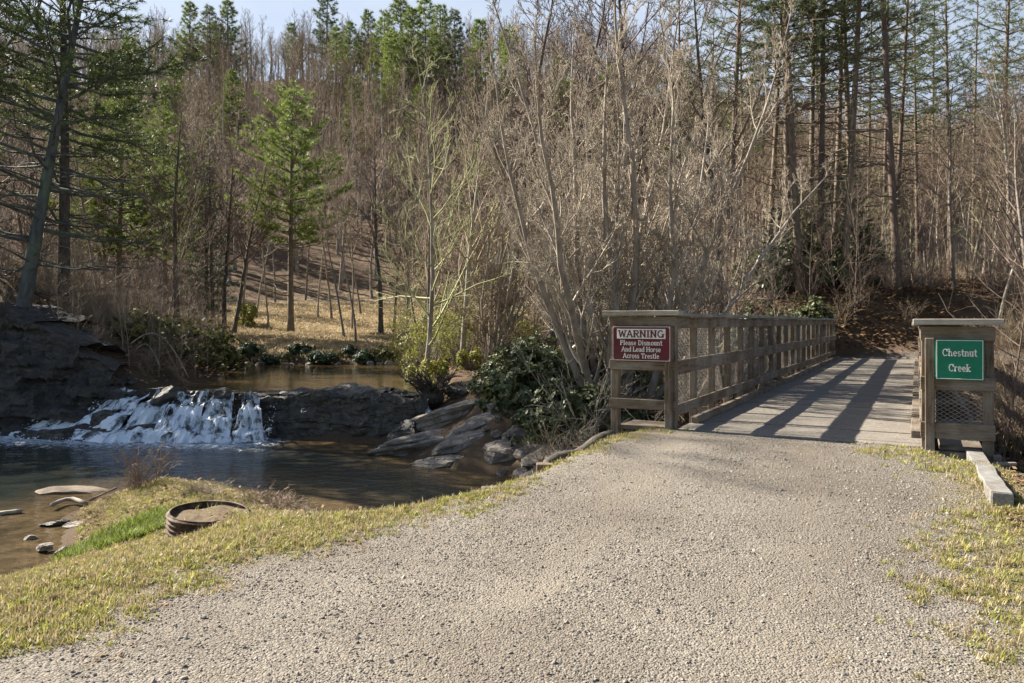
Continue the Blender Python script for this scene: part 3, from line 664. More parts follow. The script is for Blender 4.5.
# ------------------------------------------------------------------ tree growing
def grow_bare(seed, H=12, r0=0.14, start=0.3, nb=26, ang=(35, 60), ratio=0.42, levels=3, kids=(7, 5), up=0.25, wob=0.12, rmin=0.006, stems=1, spread=0.25, lean=0.0, segs=(12, 6, 4, 3), side=1.0, twig=0.55):
    """returns (trunk polylines, branch polylines)"""
    rd = random.Random(seed)
    trunk, br = [], []
    def rv(): return Vector((rd.gauss(0, 1), rd.gauss(0, 1), rd.gauss(0, 1)))
    def line(p, d, L, ra, rb, n, upw, w):
        pts = [p.copy()]; q = p.copy(); dd = d.normalized(); st = L / (n - 1)
        for i in range(n - 1):
            dd = (dd + rv() * w + Vector((0, 0, upw)) ).normalized(); q = q + dd * st; pts.append(q.copy())
        rr = [ra + (rb - ra) * (i / (n - 1)) for i in range(n)]
        return pts, rr
    def branch(p, d, L, r, lev):
        n = segs[min(lev, len(segs) - 1)]
        pts, rr = line(p, d, L, r, max(rmin * 0.6, r * 0.3), n, up * (0.5 + 0.5 * (lev < 3)) / n * 2, wob)
        br.append(([tuple(a) for a in pts], rr))
        if lev >= levels: return
        k = kids[min(lev - 1, len(kids) - 1)]
        k = max(2, int(k * rd.uniform(0.7, 1.3)))
        for j in range(k):
            f = 0.18 + 0.8 * (j + rd.random()) / k
            i = min(n - 2, int(f * (n - 1))); u_ = f * (n - 1) - i
            q = pts[i].lerp(pts[i + 1], u_); td = (pts[i + 1] - pts[i]).normalized()
            perp = td.cross(rv()).normalized(); a = R(rd.uniform(22, 55))
            nd = td * math.cos(a) + perp * math.sin(a)
            branch(q, nd, L * twig * rd.uniform(0.6, 1.1) * (1.1 - 0.5 * f), max(rmin, rr[i] * 0.6), lev + 1)
    for s_ in range(stems):
        a0 = rd.uniform(0, 6.28) if stems == 1 else 6.28 * s_ / stems + rd.uniform(-.4, .4)
        tilt = lean if stems == 1 else spread * (rd.uniform(0.3, 1.2) if spread < .4 else 1.35 * math.sqrt((s_ * 7 % stems + .5) / stems))
        d = Vector((math.cos(a0) * tilt, math.sin(a0) * tilt, 1)).normalized()
        Hs = H * (1 if stems == 1 else rd.uniform(0.75, 1.05) if spread < .4 else rd.uniform(.9, 1.03) / (1 + .25 * tilt)); rs = r0 * (1 if stems == 1 else rd.uniform(0.5, 1.0))
        p0 = Vector((0, 0, -0.3)) if stems == 1 else Vector((math.cos(a0) * r0 * 1.5, math.sin(a0) * r0 * 1.5, -0.3))
        pts, rr = line(p0, d, Hs, rs, max(rs * 0.12, rmin), segs[0], 0.02 if stems == 1 else 0.05, 0.04 if stems == 1 else 0.08)
        rr[0] *= 1.35
        trunk.append(([tuple(a) for a in pts], rr))
        n = segs[0]
        k = nb if stems == 1 else max(3, nb // stems)
        for j in range(k):
            f = start + (1 - start) * (j + rd.random()) / k; f = min(f, 0.985)
            i = min(n - 2, int(f * (n - 1))); q = pts[i].lerp(pts[i + 1], f * (n - 1) - i)
            az = j * 2.4 + rd.uniform(-.5, .5); a = R(rd.uniform(*ang))
            nd = Vector((math.cos(az) * math.sin(a), math.sin(az) * math.sin(a), math.cos(a)))
            L = Hs * ratio * side * rd.uniform(0.6, 1.1) * (1.15 - 0.85 * (f - start) / (1 - start + 1e-6))
            branch(q, nd, L, max(rmin, rr[i] * 0.5), 1)
    return trunk, br

def needle_tris(B, D, k, ln, wd, r, spread=0.9):
    """fans of k needle blades at points B around directions D"""
    n = len(B); Bk = np.repeat(B, k, 0); Dk = np.repeat(D, k, 0)
    d = Dk + r.normal(size=(n * k, 3)) * spread; d /= np.linalg.norm(d, axis=1, keepdims=True)
    L = ln * r.uniform(0.6, 1.15, (n * k, 1)); q = np.cross(d, r.normal(size=(n * k, 3))); q /= np.linalg.norm(q, axis=1, keepdims=True) + 1e-9
    W = wd * r.uniform(0.6, 1.2, (n * k, 1))
    V = np.stack([Bk - q * W * .5, Bk + q * W * .5, Bk + d * L], 1).reshape(-1, 3)
    return V, np.arange(n * k * 3).reshape(-1, 3)

def grow_pine(seed, H=15, r0=0.16, base=0.35, Lmax=2.6, whorls=22, per=5, tuft=0.30, tw=0.045, k=9, dens=1.0, dead=0, upang=12, taper=0.75, clump=1.0, lean=(0, 0)):
    rd = random.Random(seed); r = np.random.default_rng(seed)
    n = 14; trunk = []; ox, oy = 0.0, 0.0
    for i in range(n):
        f = i / (n - 1); trunk.append((lean[0] * f * H + 0.10 * math.sin(f * 3 + seed) * f, lean[1] * f * H + 0.08 * math.cos(f * 4 + seed) * f, -0.3 + f * (H + .3)))
    rr = [r0 * (1 - i / (n - 1)) ** 0.8 + 0.015 for i in range(n)]; rr[0] *= 1.3
    T = np.array(trunk)
    def at(z): return np.array([np.interp(z, T[:, 2], T[:, 0]), np.interp(z, T[:, 2], T[:, 1]), z])
    br, B, D = [], [], []
    def limb(z, az, L, up, foliage):
        p = at(z); m = 6; pts = []
        d = np.array([math.cos(az), math.sin(az), 0.0])
        for i in range(m):
            f = i / (m - 1); pts.append(p + d * L * f + np.array([0, 0, L * (math.tan(up) * f + 0.16 * f * f - 0.10 * f)]) + r.normal(size=3) * 0.03 * L * f)
        ra = 0.012 + 0.012 * L; br.append(([tuple(a) for a in pts], [ra * (1 - 0.75 * i / (m - 1)) for i in range(m)]))
        if not foliage:
            for q in range(rd.randint(2, 5)):
                f = rd.uniform(.3, .95); b = pts[0] + (pts[-1] - pts[0]) * f; a2 = az + rd.choice((-1, 1)) * rd.uniform(.4, 1.1); l2 = L * .35 * rd.uniform(.4, 1)
                e = b + np.array([math.cos(a2), math.sin(a2), rd.uniform(-.2, .4)]) * l2
                br.append(([tuple(b), tuple((b + e) / 2 + r.normal(size=3) * .03), tuple(e)], [ra * .4, ra * .3, ra * .2]))
            return
        ns = max(3, int(L * 4.5 * dens))
        for q in range(ns):
            f = 0.25 + 0.75 * (q + rd.random()) / ns
            i = min(m - 2, int(f * (m - 1))); b = pts[i] + (pts[i + 1] - pts[i]) * (f * (m - 1) - i)
            sg = 1 if q % 2 else -1; a2 = az + sg * rd.uniform(0.3, 1.1); l2 = (0.16 + 0.30 * L * (1.05 - f)) * rd.uniform(0.6, 1.2)
            dv = np.array([math.cos(a2), math.sin(a2), rd.uniform(0.0, 0.45)]); e = b + dv * l2
            br.append(([tuple(b), tuple(e)], [0.009, 0.004]))
            nt_ = max(2, int(l2 / (tuft * 0.42) * clump))
            for w in range(nt_):
                g = (w + 1) / nt_; B.append(b + (e - b) * g + r.normal(size=3) * 0.03); D.append(dv + np.array([0, 0, 0.35]))
        B.append(pts[-1]); D.append(d + np.array([0, 0, .4]))
    for w in range(whorls):
        f = base + (1 - base) * (w + rd.uniform(-.2, .2)) / whorls; z = H * min(max(f, .05), .985)
        g = (f - base) / (1 - base)
        L0 = Lmax * (max(0.0, 1 - g) ** taper) * (0.55 + 0.45 * min(1, g * 5)) + 0.18
        for q in range(per):
            if rd.random() < 0.14: continue
            limb(z + rd.uniform(-.15, .15), q * 6.28 / per + w * 1.3 + rd.uniform(-.35, .35), L0 * rd.uniform(0.55, 1.15), R(upang + 28 * max(g, 0) + rd.uniform(-6, 6)), True)
    for w in range(dead):
        z = H * (base * rd.uniform(0.35, 1.05)); limb(z, rd.uniform(0, 6.28), Lmax * rd.uniform(.3, .8), R(rd.uniform(-8, 12)), False)
    V, Tn = needle_tris(np.array(B), np.array(D), k, tuft, tw, r)
    return (trunk, rr), br, V, Tn

def tree_meshes_bare(key, mt, mb, **kw):
    tk, br = grow_bare(**kw)
    return tubes('trunk', tk, 8, M[mt]), tubes('crown', br, 3, M[mb])
def tree_meshes_pine(key, mt, ml, **kw):
    (tp, tr_), br, V, T = grow_pine(**kw)
    a = tubes('trunk', [(tp, tr_)], 9, M[mt])
    Vb, Qb = tube_arrays(br, 4)
    mi = np.r_[np.zeros(len(Qb)), np.ones(len(T))]
    b = np_mesh('crown', np.concatenate([Vb, V]), quads=Qb, tris=T + len(Vb), mats=(M[mt], M[ml]), midx=mi)
    return a, b

PROTO = {}
def proto(key, kind, *a, **kw): PROTO[key] = (tree_meshes_pine if kind == 'pine' else tree_meshes_bare)(key, *a, **kw)
# bare trees of the woods (about 12 m), slim ones, saplings
for i in range(4): proto(f'bare{i}', 'bare', 'bark_grey', 'twig_brown', seed=100 + i, H=12, r0=0.13, start=0.32, nb=22, ratio=0.32, ang=(28, 52), levels=4, kids=(5, 4, 3), rmin=0.0065, lean=.04 * i)
for i in range(3): proto(f'tan{i}', 'bare', 'bark_grey', 'twig_tan', seed=120 + i, H=10, r0=0.09, start=0.25, nb=24, ratio=0.30, ang=(22, 45), levels=4, kids=(5, 4, 3), rmin=0.0055, lean=.05 * i)
for i in range(2): proto(f'olive{i}', 'bare', 'bark_grey', 'twig_olive', seed=140 + i, H=9, r0=0.08, start=0.15, nb=26, ratio=0.30, ang=(35, 70), levels=4, kids=(5, 4, 3), rmin=0.006, lean=.05)
for i in range(3): proto(f'slim{i}', 'bare', 'bark_grey', 'twig_tan', seed=160 + i, H=11, r0=0.075, start=0.45, nb=20, ratio=0.22, ang=(25, 50), levels=3, kids=(6, 5), rmin=0.006, lean=.06 * i)
for i in range(3): proto(f'dark{i}', 'bare', 'bark_dark', 'twig_brown', seed=180 + i, H=13, r0=0.17, start=0.38, nb=26, ratio=0.36, ang=(35, 65), levels=4, kids=(6, 5, 4), rmin=0.008, lean=.05 * i)
proto('far0', 'bare', 'bark_pale', 'twig_mauve', seed=200, H=13, r0=0.15, start=0.38, nb=18, ratio=0.25, ang=(22, 42), levels=3, kids=(6, 4), rmin=0.012)
proto('far1', 'bare', 'bark_grey', 'twig_mauve', seed=201, H=12, r0=0.14, start=0.42, nb=16, ratio=0.28, ang=(22, 45), levels=3, kids=(6, 4), rmin=0.012)
proto('far2', 'bare', 'bark_pale', 'twig_tan', seed=202, H=11, r0=0.13, start=0.4, nb=16, ratio=0.28, ang=(20, 45), levels=3, kids=(6, 4), rmin=0.012)
# pines
for i in range(2): proto(f'pine{i}', 'pine', 'bark_pine', 'needle_bright', seed=300 + i, H=15, r0=0.19, base=0.36, Lmax=4.1, whorls=16, per=6, tuft=0.32, tw=0.026, k=26, dead=14, dens=1.0)
for i in range(3): proto(f'far_pine{i}', 'pine', 'bark_pine', 'needle_bright' if i < 2 else 'needle', seed=320 + i, H=16, r0=0.2, base=0.25, Lmax=3.0, whorls=16, per=6, tuft=0.5, tw=0.055, k=16, clump=1.0, dens=.75)
for i in range(3): proto(f'tall{i}', 'pine', 'bark_pine', 'needle', seed=340 + i, H=24, r0=0.155, base=0.42, Lmax=3.4, whorls=17, per=5, tuft=0.26, tw=0.02, k=15, dens=0.62, dead=24, upang=10)
proto('hemlock0', 'pine', 'bark_dark', 'needle_dark', seed=360, H=13, r0=0.18, base=0.12, Lmax=2.6, whorls=28, per=6, tuft=0.22, tw=0.03, k=14, upang=-6)
proto('hemlock1', 'pine', 'bark_dark', 'needle_dark', seed=361, H=11, r0=0.15, base=0.10, Lmax=2.8, whorls=24, per=6, tuft=0.22, tw=0.03, k=14, upang=-4)

FAM = {}
def plant(key, name, x, y, sc=1.0, rz=None, tilt=(0, 0), label=None, fam=None, cat='tree', z=None, zs=1.0):
    a, b = PROTO[key]
    rz = rng.uniform(0, 6.28) if rz is None else rz
    o = empty(name, (x, y, hz(x, y) if z is None else z), (tilt[0], tilt[1], rz), sc)
    o.scale = (sc, sc, sc * zs)
    link('trunk', a, o); link('crown', b, o)
    tag(o, label, cat)
    if fam: FAM.setdefault(fam, []).append(o)
    return o
def finish_family(fam, template, group):
    lst = sorted(FAM.get(fam, []), key=lambda o: o.location.x / max(o.location.y, 1))
    for i, o in enumerate(lst):
        o['label'] = template.format(ordn(i + 1)); o['group'] = group

# --- the big many-stemmed tree left of the bridge
PROTO['hero'] = tree_meshes_bare('hero', 'bark_pale', 'twig_hero', seed=11, H=10.6, r0=0.12, start=0.16, nb=300, ratio=0.25, ang=(14, 50), levels=4, kids=(9, 6, 5), rmin=0.0048, stems=18, spread=0.52, wob=0.13, segs=(12, 7, 5, 3), twig=0.5, up=0.3)
plant('hero', 'maple_tree', 2.3, 16.4, 1.0, 0.6, label='broad bare many-stemmed tree with dense pale twigs left of the bridge')
PROTO['hero2'] = tree_meshes_bare('hero2', 'bark_grey', 'twig_tan', seed=17, H=7.2, r0=0.09, start=0.12, nb=95, ratio=0.30, ang=(14, 55), levels=4, kids=(8, 6, 4), rmin=0.0055, stems=12, spread=0.22, wob=0.13, segs=(12, 7, 5, 3), twig=0.5, up=0.3)
plant('hero2', 'maple_tree', 4.9, 21.5, 0.95, 2.6, label='dense bare many-stemmed tree behind the middle of the bridge railing')
plant('hero2', 'maple_tree', -0.6, 22.5, .85, 4.4, label='bare many-stemmed tree behind the root mass, left of the broad one')
# --- dark heavy trees behind it
for px, d, s, tl, lab in [(545, 21, 0.95, (0, -.12), 'dark spreading tree whose limbs reach left over the upstream creek'),
                          (500, 27, 1.15, (0, .0), 'tall dark bare tree behind the creek bend'),
                          (640, 26, 1.2, (0, .05), 'dark bare tree rising behind the pale many-stemmed crown'),
                          (722, 27, 1.1, (0, .1), 'dark leaning tree behind the bridge rail, left of the pine grove')]:
    x, y = P(px, d); plant('dark%d' % (px % 3), 'bare_tree', x, y, s, px * .7, tl, lab)

# --- left bank pines
PROTO['near_pine'] = tree_meshes_pine('near_pine', 'bark_blue', 'needle', seed=401, H=14, r0=0.21, base=0.50, Lmax=4.8, whorls=14, per=5, tuft=0.22, tw=0.022, k=14, dens=0.9, dead=40, upang=4, clump=0.9)
PROTO['near_pine2'] = tree_meshes_pine('near_pine2', 'bark_dark', 'needle', seed=405, H=15, r0=0.17, base=0.42, Lmax=3.0, whorls=14, per=5, tuft=0.22, tw=0.022, k=12, dens=0.9, dead=26, upang=4, clump=0.9)
x, y = P(12, 20.5); plant('near_pine', 'pine_tree', x, y, 1.0, 1.0, (0, R(9)), 'blue grey leaning pine with long bare limbs on the left bluff')
x, y = P(64, 23.5); plant('near_pine2', 'pine_tree', x, y, 1.0, 2.1, (0, R(2)), 'straight dark pine just right of the leaning pine on the bluff')
x, y = P(-4, 26); plant('near_pine2', 'pine_tree', x, y, .95, 3.4, (0, R(6)), 'thin dark pine behind the leaning pine at the left frame edge')
x, y = P(118, 33); plant('pine0', 'pine_tree', x, y, 0.78, 1.0, (0, R(1)), 'yellow green pine standing between the bluff and the clearing')
x, y = P(165, 40); plant('pine1', 'pine_tree', x, y, 0.82, 4.0, (0, 0), 'smaller green pine right of the yellow green one')
x, y = P(206, 42); plant('hemlock0', 'hemlock_tree', x, y, 0.75, 1.0, (0, 0), 'dark evergreen among bare trunks left of the clearing')
# evergreens further left, up the bluff, that shade the falls
for i, (x, y, s) in enumerate([(-18.8, 21.8, 1.0), (-22, 23.5, 1.1), (-25.5, 25.5, 1.15), (-21.5, 20.8, .95), (-27, 30, 1.2), (-29, 22, 1.1)]):
    plant('hemlock%d' % (i % 2), 'hemlock_tree', x, y, s, i * 1.3, (0, 0), fam='hem')
finish_family('hem', 'dark dense evergreen on the left bluff, {} from the left', 'dark evergreens on the left bluff')

for x, y, s_, lab in [(-17.6, 20.4, 1.45, 'tall bare tree at the back of the left bluff'), (-16.2, 21.3, 1.25, 'second bare tree on the left bluff, slightly shorter')]:
    plant('dark1', 'bare_tree', x, y, s_, 2.0 * s_, (0, 0), lab)
# --- clearing: the lit green pine and the slender trees round it
x, y = P(291, 45); plant('pine0', 'pine_tree', x, y, 1.0, 0.3, (0, 0), 'bright green pine standing alone in the sunny clearing')
for px, d, key, s in [(215, 40, 'dark0', .8), (224, 41, 'dark1', .85), (233, 43, 'dark2', .8), (244, 47, 'slim0', 1.0), (256, 50, 'slim1', 1.0), (268, 46, 'slim2', .9), (318, 50, 'slim0', 1.0), (332, 50, 'slim1', 1.1),
                      (345, 40, 'slim2', .95), (352, 46, 'slim0', .9), (361, 52, 'slim1', 1.0), (381, 43, 'dark1', .95), (393, 44, 'dark2', .6), (305, 60, 'slim2', 1.1), (275, 58, 'slim0', 1.1), (340, 62, 'bare1', .9),
                      (372, 60, 'bare2', .9), (243, 60, 'bare0', .9), (356, 37, 'slim1', .8), (408, 42, 'bare1', .9)]:
    x, y = P(px, d); plant(key, 'bare_tree', x, y, s, None, (rng.uniform(-.05, .05), rng.uniform(-.06, .06)), fam='clear')
finish_family('clear', 'slender bare tree in the tan clearing, {} trunk from the left', 'bare trees in the clearing')
# --- woods left of the clearing
for i in range(34):
    px = rng.uniform(-60, 225); d = rng.uniform(27, 62); x, y = P(px, d)
    plant(['bare0', 'bare1', 'bare2', 'bare3', 'tan0', 'slim0', 'slim1', 'olive0', 'dark0'][i % 9], 'bare_tree', x, y, rng.uniform(.7, 1.0), None, (rng.uniform(-.06, .06), rng.uniform(-.06, .06)), fam='leftw')
finish_family('leftw', 'bare tree in the shaded woods left of the clearing, {} from the left', 'bare trees in the left woods')
# --- thin trees right of the clearing, up to the big tree
for i, (px, d) in enumerate([(418, 27), (432, 24), (437, 33), (452, 29), (462, 22), (476, 34), (487, 26), (498, 38), (410, 50), (425, 44), (445, 48), (470, 52), (495, 47), (520, 44), (425, 20.5)]):
    x, y = P(px, d); plant(['olive0', 'tan0', 'olive1', 'bare3', 'tan1', 'bare0'][i % 6], 'bare_tree', x, y, rng.uniform(.75, 1.05), None, (rng.uniform(-.05, .05), rng.uniform(-.05, .05)), fam='mid')
finish_family('mid', 'thin bare tree between clearing and many-stemmed tree, {} from the left', 'thin bare trees right of the clearing')
# --- pine grove beyond the bridge
for px, d, s, ty in [(738, 34, .95, .05), (778, 35, .9, .06), (800, 34, 1.0, .045), (812, 33, 1.05, .05), (822, 35, .9, .05), (832, 34, 1.0, .045), (845, 36, .95, .04), (856, 33, 1.0, .06), (868, 35, 1.0, .05), (910, 31.5, 1.0, .045), (962, 46, .9, 0), (895, 46, .9, .02), (1010, 42, .9, -.03), (690, 44, .95, .02), (760, 48, .9, .04), (790, 52, .9, .03), (838, 50, .95, .04), (880, 56, .95, .02), (930, 52, .9, .02), (945, 60, 1.0, 0), (985, 55, .95, -.02), (1022, 60, 1.0, -.02), (720, 56, .9, .03), (1045, 48, .9, -.03), (904, 38, .85, .05)]:
    x, y = P(px - 12, d); plant('tall%d' % (int(px) % 3), 'pine_tree', x, y, s, None, (rng.uniform(-.02, .02), ty), fam='grove')
finish_family('grove', 'tall bare-trunked pine beyond the bridge, {} trunk from the left', 'tall pines beyond the bridge')
# --- bare woods on the right
for i in range(100):
    px = rng.uniform(640, 1130); d = rng.uniform(33, 75) if px < 930 else rng.uniform(17, 60); x, y = P(px, d)
    u, v_ = w2uv(x, y)
    if -6 < u < 3.0 and v_ < 34.5: continue
    if 29 < v_ < 34.5: continue
    if u > 3 and v_ < 17: continue
    plant(['bare0', 'tan0', 'slim0', 'bare1', 'tan1', 'slim1', 'bare2', 'tan2', 'olive1', 'bare3', 'slim2'][i % 11], 'bare_tree', x, y, rng.uniform(.6, 1.0), None, (rng.uniform(-.09, .09), rng.uniform(-.09, .09)), fam='rightw')
finish_family('rightw', 'bare tree in the leafy woods beyond the bridge, {} from the left', 'bare trees in the right woods')
# --- pines on the hilltop
for i, (px, d, s, k) in enumerate([(190, 128, 1.0, 1), (210, 132, .95, 2), (228, 130, 1.05, 1), (292, 142, .7, 1), (327, 138, 1.1, 2), (336, 122, .85, 1), (350, 130, .8, 1), (368, 130, .9, 0), (385, 124, 1.0, 0),
                                   (400, 112, 1.15, 0), (412, 108, 1.1, 1), (392, 106, .95, 0), (425, 122, 1.1, 1), (440, 128, 1.0, 0), (100, 100, .9, 0), (130, 105, .9, 1), (70, 95, .9, 0), (30, 90, .9, 1), (480, 110, 1.0, 1), (510, 105, 1.0, 0), (455, 118, 1.0, 2),
                                   (205, 72, .7, 2), (150, 78, .75, 0), (232, 92, .85, 1), (120, 84, .9, 0), (175, 98, .9, 1), (60, 70, .8, 1), (355, 96, .8, 0), (88, 66, .75, 0), (420, 88, .8, 1), (560, 90, 1.0, 1), (610, 84, 1.0, 0), (-20, 80, 1.0, 1), (680, 80, 1.0, 0), (740, 72, .9, 1), (790, 78, .9, 2)]):
    x, y = P(px, d); plant('far_pine%d' % k, 'pine_tree', x, y, s * (1.15 if d > 100 else 1.0), None, (0, 0), fam='hill')
finish_family('hill', 'green pine high on the far hillside, {} from the left', 'pines on the far hillside')

# ------------------------------------------------------------------ scattered stuff (geometry nodes on point meshes)
def gn_scatter(name, pts, sc, rot, idx, protos, label, cat):
    me = bpy.data.meshes.new(name); me.vertices.add(len(pts)); me.vertices.foreach_set('co', np.asarray(pts, np.float32).ravel())
    a = me.attributes.new('sc', 'FLOAT', 'POINT'); a.data.foreach_set('value', np.asarray(sc, np.float32))
    a = me.attributes.new('rot', 'FLOAT_VECTOR', 'POINT'); a.data.foreach_set('vector', np.asarray(rot, np.float32).ravel())
    a = me.attributes.new('pick', 'INT', 'POINT'); a.data.foreach_set('value', np.asarray(idx, np.int32))
    o = link(name, me)
    ng = bpy.data.node_groups.new(name, 'GeometryNodeTree')
    ng.interface.new_socket('Geometry', in_out='INPUT', socket_type='NodeSocketGeometry'); ng.interface.new_socket('Geometry', in_out='OUTPUT', socket_type='NodeSocketGeometry')
    N, L = ng.nodes, ng.links
    gi = N.new('NodeGroupInput'); go = N.new('NodeGroupOutput'); ip = N.new('GeometryNodeInstanceOnPoints'); jg = N.new('GeometryNodeJoinGeometry')
    for me_p in protos:
        po = bpy.data.objects.new(name + '_piece', me_p)
        oi = N.new('GeometryNodeObjectInfo'); oi.inputs['Object'].default_value = po; oi.inputs['As Instance'].default_value = True
        L.new(oi.outputs['Geometry'], jg.inputs[0])
    def na(nm, dt):
        x = N.new('GeometryNodeInputNamedAttribute'); x.data_type = dt; x.inputs['Name'].default_value = nm; return x.outputs['Attribute']
    e2r = N.new('FunctionNodeEulerToRotation')
    L.new(na('rot', 'FLOAT_VECTOR'), e2r.inputs[0]); L.new(e2r.outputs[0], ip.inputs['Rotation'])
    L.new(gi.outputs[0], ip.inputs['Points']); L.new(jg.outputs[0], ip.inputs['Instance']); ip.inputs['Pick Instance'].default_value = True
    L.new(na('pick', 'INT'), ip.inputs['Instance Index']); L.new(na('sc', 'FLOAT'), ip.inputs['Scale'])
    L.new(ip.outputs[0], go.inputs[0])
    md = o.modifiers.new('scatter', 'NODES'); md.node_group = ng
    return tag(o, label, cat, kind='stuff')

def join_meshes(name, a, b):
    """one mesh out of a tree's trunk and crown, for the instanced far wood"""
    Va = np.empty(len(a.vertices) * 3, np.float32); a.vertices.foreach_get('co', Va); Vb = np.empty(len(b.vertices) * 3, np.float32); b.vertices.foreach_get('co', Vb)
    La = np.empty(len(a.loops), np.int32); a.loops.foreach_get('vertex_index', La); Lb = np.empty(len(b.loops), np.int32); b.loops.foreach_get('vertex_index', Lb)
    q = np.concatenate([La.reshape(-1, 4), Lb.reshape(-1, 4) + len(a.vertices)])
    return np_mesh(name, np.concatenate([Va, Vb]).reshape(-1, 3), quads=q, mats=(a.materials[0], b.materials[0]), midx=np.r_[np.zeros(len(La) // 4), np.ones(len(Lb) // 4)], smooth=True)

# far hillside wood
N_ = 2600
px = rng.uniform(-120, 1150, N_); d = np.sqrt(rng.uniform(62 ** 2, 178 ** 2, N_)); px[:520] = rng.uniform(690, 1180, 520); d[:520] = rng.uniform(60, 112, 520)
fx = (px - 512) / F * d
fz = hgt(fx, d)
far_meshes = [join_meshes('far_tree', *PROTO[k_]) for k_ in ('far0', 'far1', 'far2')]
gn_scatter('hillside_wood', np.stack([fx, d, fz], -1), rng.uniform(.65, 1.25, N_), np.stack([rng.uniform(-.05, .05, N_), rng.uniform(-.05, .05, N_), rng.uniform(0, 6.28, N_)], -1),
           rng.choice([0, 0, 1, 1, 2], N_), far_meshes, 'bare wood covering the far hillside as one brown mass', 'woodland')

# brush: arching bare shrubs, saplings
def bramble(seed, n=26, H=1.8, spread=0.9, m='twig_tan', r=0.009, kids=5):
    rd = random.Random(seed); br = []
    for i in range(n):
        a = rd.uniform(0, 6.28); s0 = rd.uniform(.3, 1.0) * spread; h = H * rd.uniform(.5, 1.0); b = Vector((rd.uniform(-.25, .25), rd.uniform(-.25, .25), -.1))
        pts = []; droop = rd.uniform(0, .9)
        for k in range(7):
            f = k / 6; pts.append(b + Vector((math.cos(a) * s0 * f ** 1.3, math.sin(a) * s0 * f ** 1.3, h * (f - droop * .55 * f * f))) + Vector((rd.gauss(0, .03), rd.gauss(0, .03), rd.gauss(0, .02))))
        rr = r * rd.uniform(.6, 1.3); br.append(([tuple(q) for q in pts], [rr * (1 - .6 * k / 6) for k in range(7)]))
        for j in range(kids):
            k = rd.randint(2, 5); q = pts[k]; dv = (pts[k + 1] - pts[k]).normalized(); l = rd.uniform(.2, .55) * H * .5
            e = q + (dv + Vector((rd.gauss(0, .5), rd.gauss(0, .5), rd.gauss(.1, .4)))).normalized() * l
            mid = (q + e) / 2 + Vector((rd.gauss(0, .04), rd.gauss(0, .04), .03)); br.append(([tuple(q), tuple(mid), tuple(e)], [rr * .5, rr * .4, rr * .25]))
    return tubes('stems', br, 3, M[m])
br_meshes = [bramble(500, m='twig_tan'), bramble(501, m='twig_brown'), bramble(502, n=34, H=2.4, spread=1.4, m='twig_tan'), bramble(503, n=16, H=2.4, spread=.9, m='twig_brown'),
             tubes('stems', sum(grow_bare(510, H=4.5, r0=.03, start=.2, nb=22, ratio=.35, levels=2, kids=(6,), rmin=.005), []), 3, M['twig_tan']),
             tubes('stems', sum(grow_bare(511, H=6, r0=.035, start=.25, nb=24, ratio=.3, levels=2, kids=(6,), rmin=.005, lean=.15), []), 3, M['twig_brown'])]
def region(n, pxr, dr, test=None):
    px = rng.uniform(*pxr, n); d = np.sqrt(rng.uniform(dr[0] ** 2, dr[1] ** 2, n)); x = (px - 512) / F * d
    k = (sdf(LOWER, x, d) > 0.35) & (sdf(UPPER, x, d) > 0.25); u, v_ = w2uv(x, d)
    k &= ~((px > 375) & (px < 500) & (d < 21)) & ~((u > -3.3) & (u < 0.6) & (v_ < 30.5)) & ~((v_ > 28.6) & (v_ - 32.4 - 0.45 * (u + 2.9) < 0) & (v_ < 33.6) & (u > -6))
    if test is not None: k &= test(x, d, u, v_)
    x, d = x[k], d[k]; return x, d, hgt(x, d)
X1 = [region(240, (400, 900), (17.5, 34)), region(190, (0, 225), (23, 40), lambda x, y, u, v: (y > 31) | (x < -11.5)), region(300, (400, 1100), (32, 62)), region(30, (800, 935), (30, 36)), 
      region(300, (985, 1250), (9, 34), lambda x, y, u, v: (u > 1.3)), region(150, (-60, 225), (42, 66))]
bx, by, bz = [np.concatenate([q[i] for q in X1]) for i in range(3)]
low = region(110, (-40, 215), (20.2, 26)); n_low = len(low[0]); bx, by, bz = [np.r_[a_, b_] for a_, b_ in zip((bx, by, bz), low)]
n = len(bx)
bi = rng.integers(0, 6, n); bi[-n_low:] = np.where(rng.uniform(0, 1, n_low) < .6, 1, 3); bs = rng.uniform(.6, 1.25, n); bs[-n_low:] *= .55
gn_scatter('underbrush', np.stack([bx, by, bz], -1), bs, np.stack([rng.uniform(-.1, .1, n), rng.uniform(-.1, .1, n), rng.uniform(0, 6.28, n)], -1), bi, br_meshes,
           'tangled bare brush and saplings filling the creek banks and woods', 'underbrush')

# white drops thrown up by the falls
def drop():
    bm = bmesh.new(); bmesh.ops.create_icosphere(bm, subdivisions=1, radius=1.0); me = bpy.data.meshes.new('drop'); bm.to_mesh(me); bm.free(); me.materials.append(simple_mat('spray', (.72, .78, .84), (.85, .89, .93), 5, rough=.4, bump=0, rnd=.1)); return me
sp_ = spray_pts(); n = len(sp_)
gn_scatter('water_spray', sp_, rng.lognormal(0, .5, n) * .012, rng.uniform(0, 6, (n, 3)), np.zeros(n), [drop()], 'white drops and froth at the foot of the falls', 'water spray')
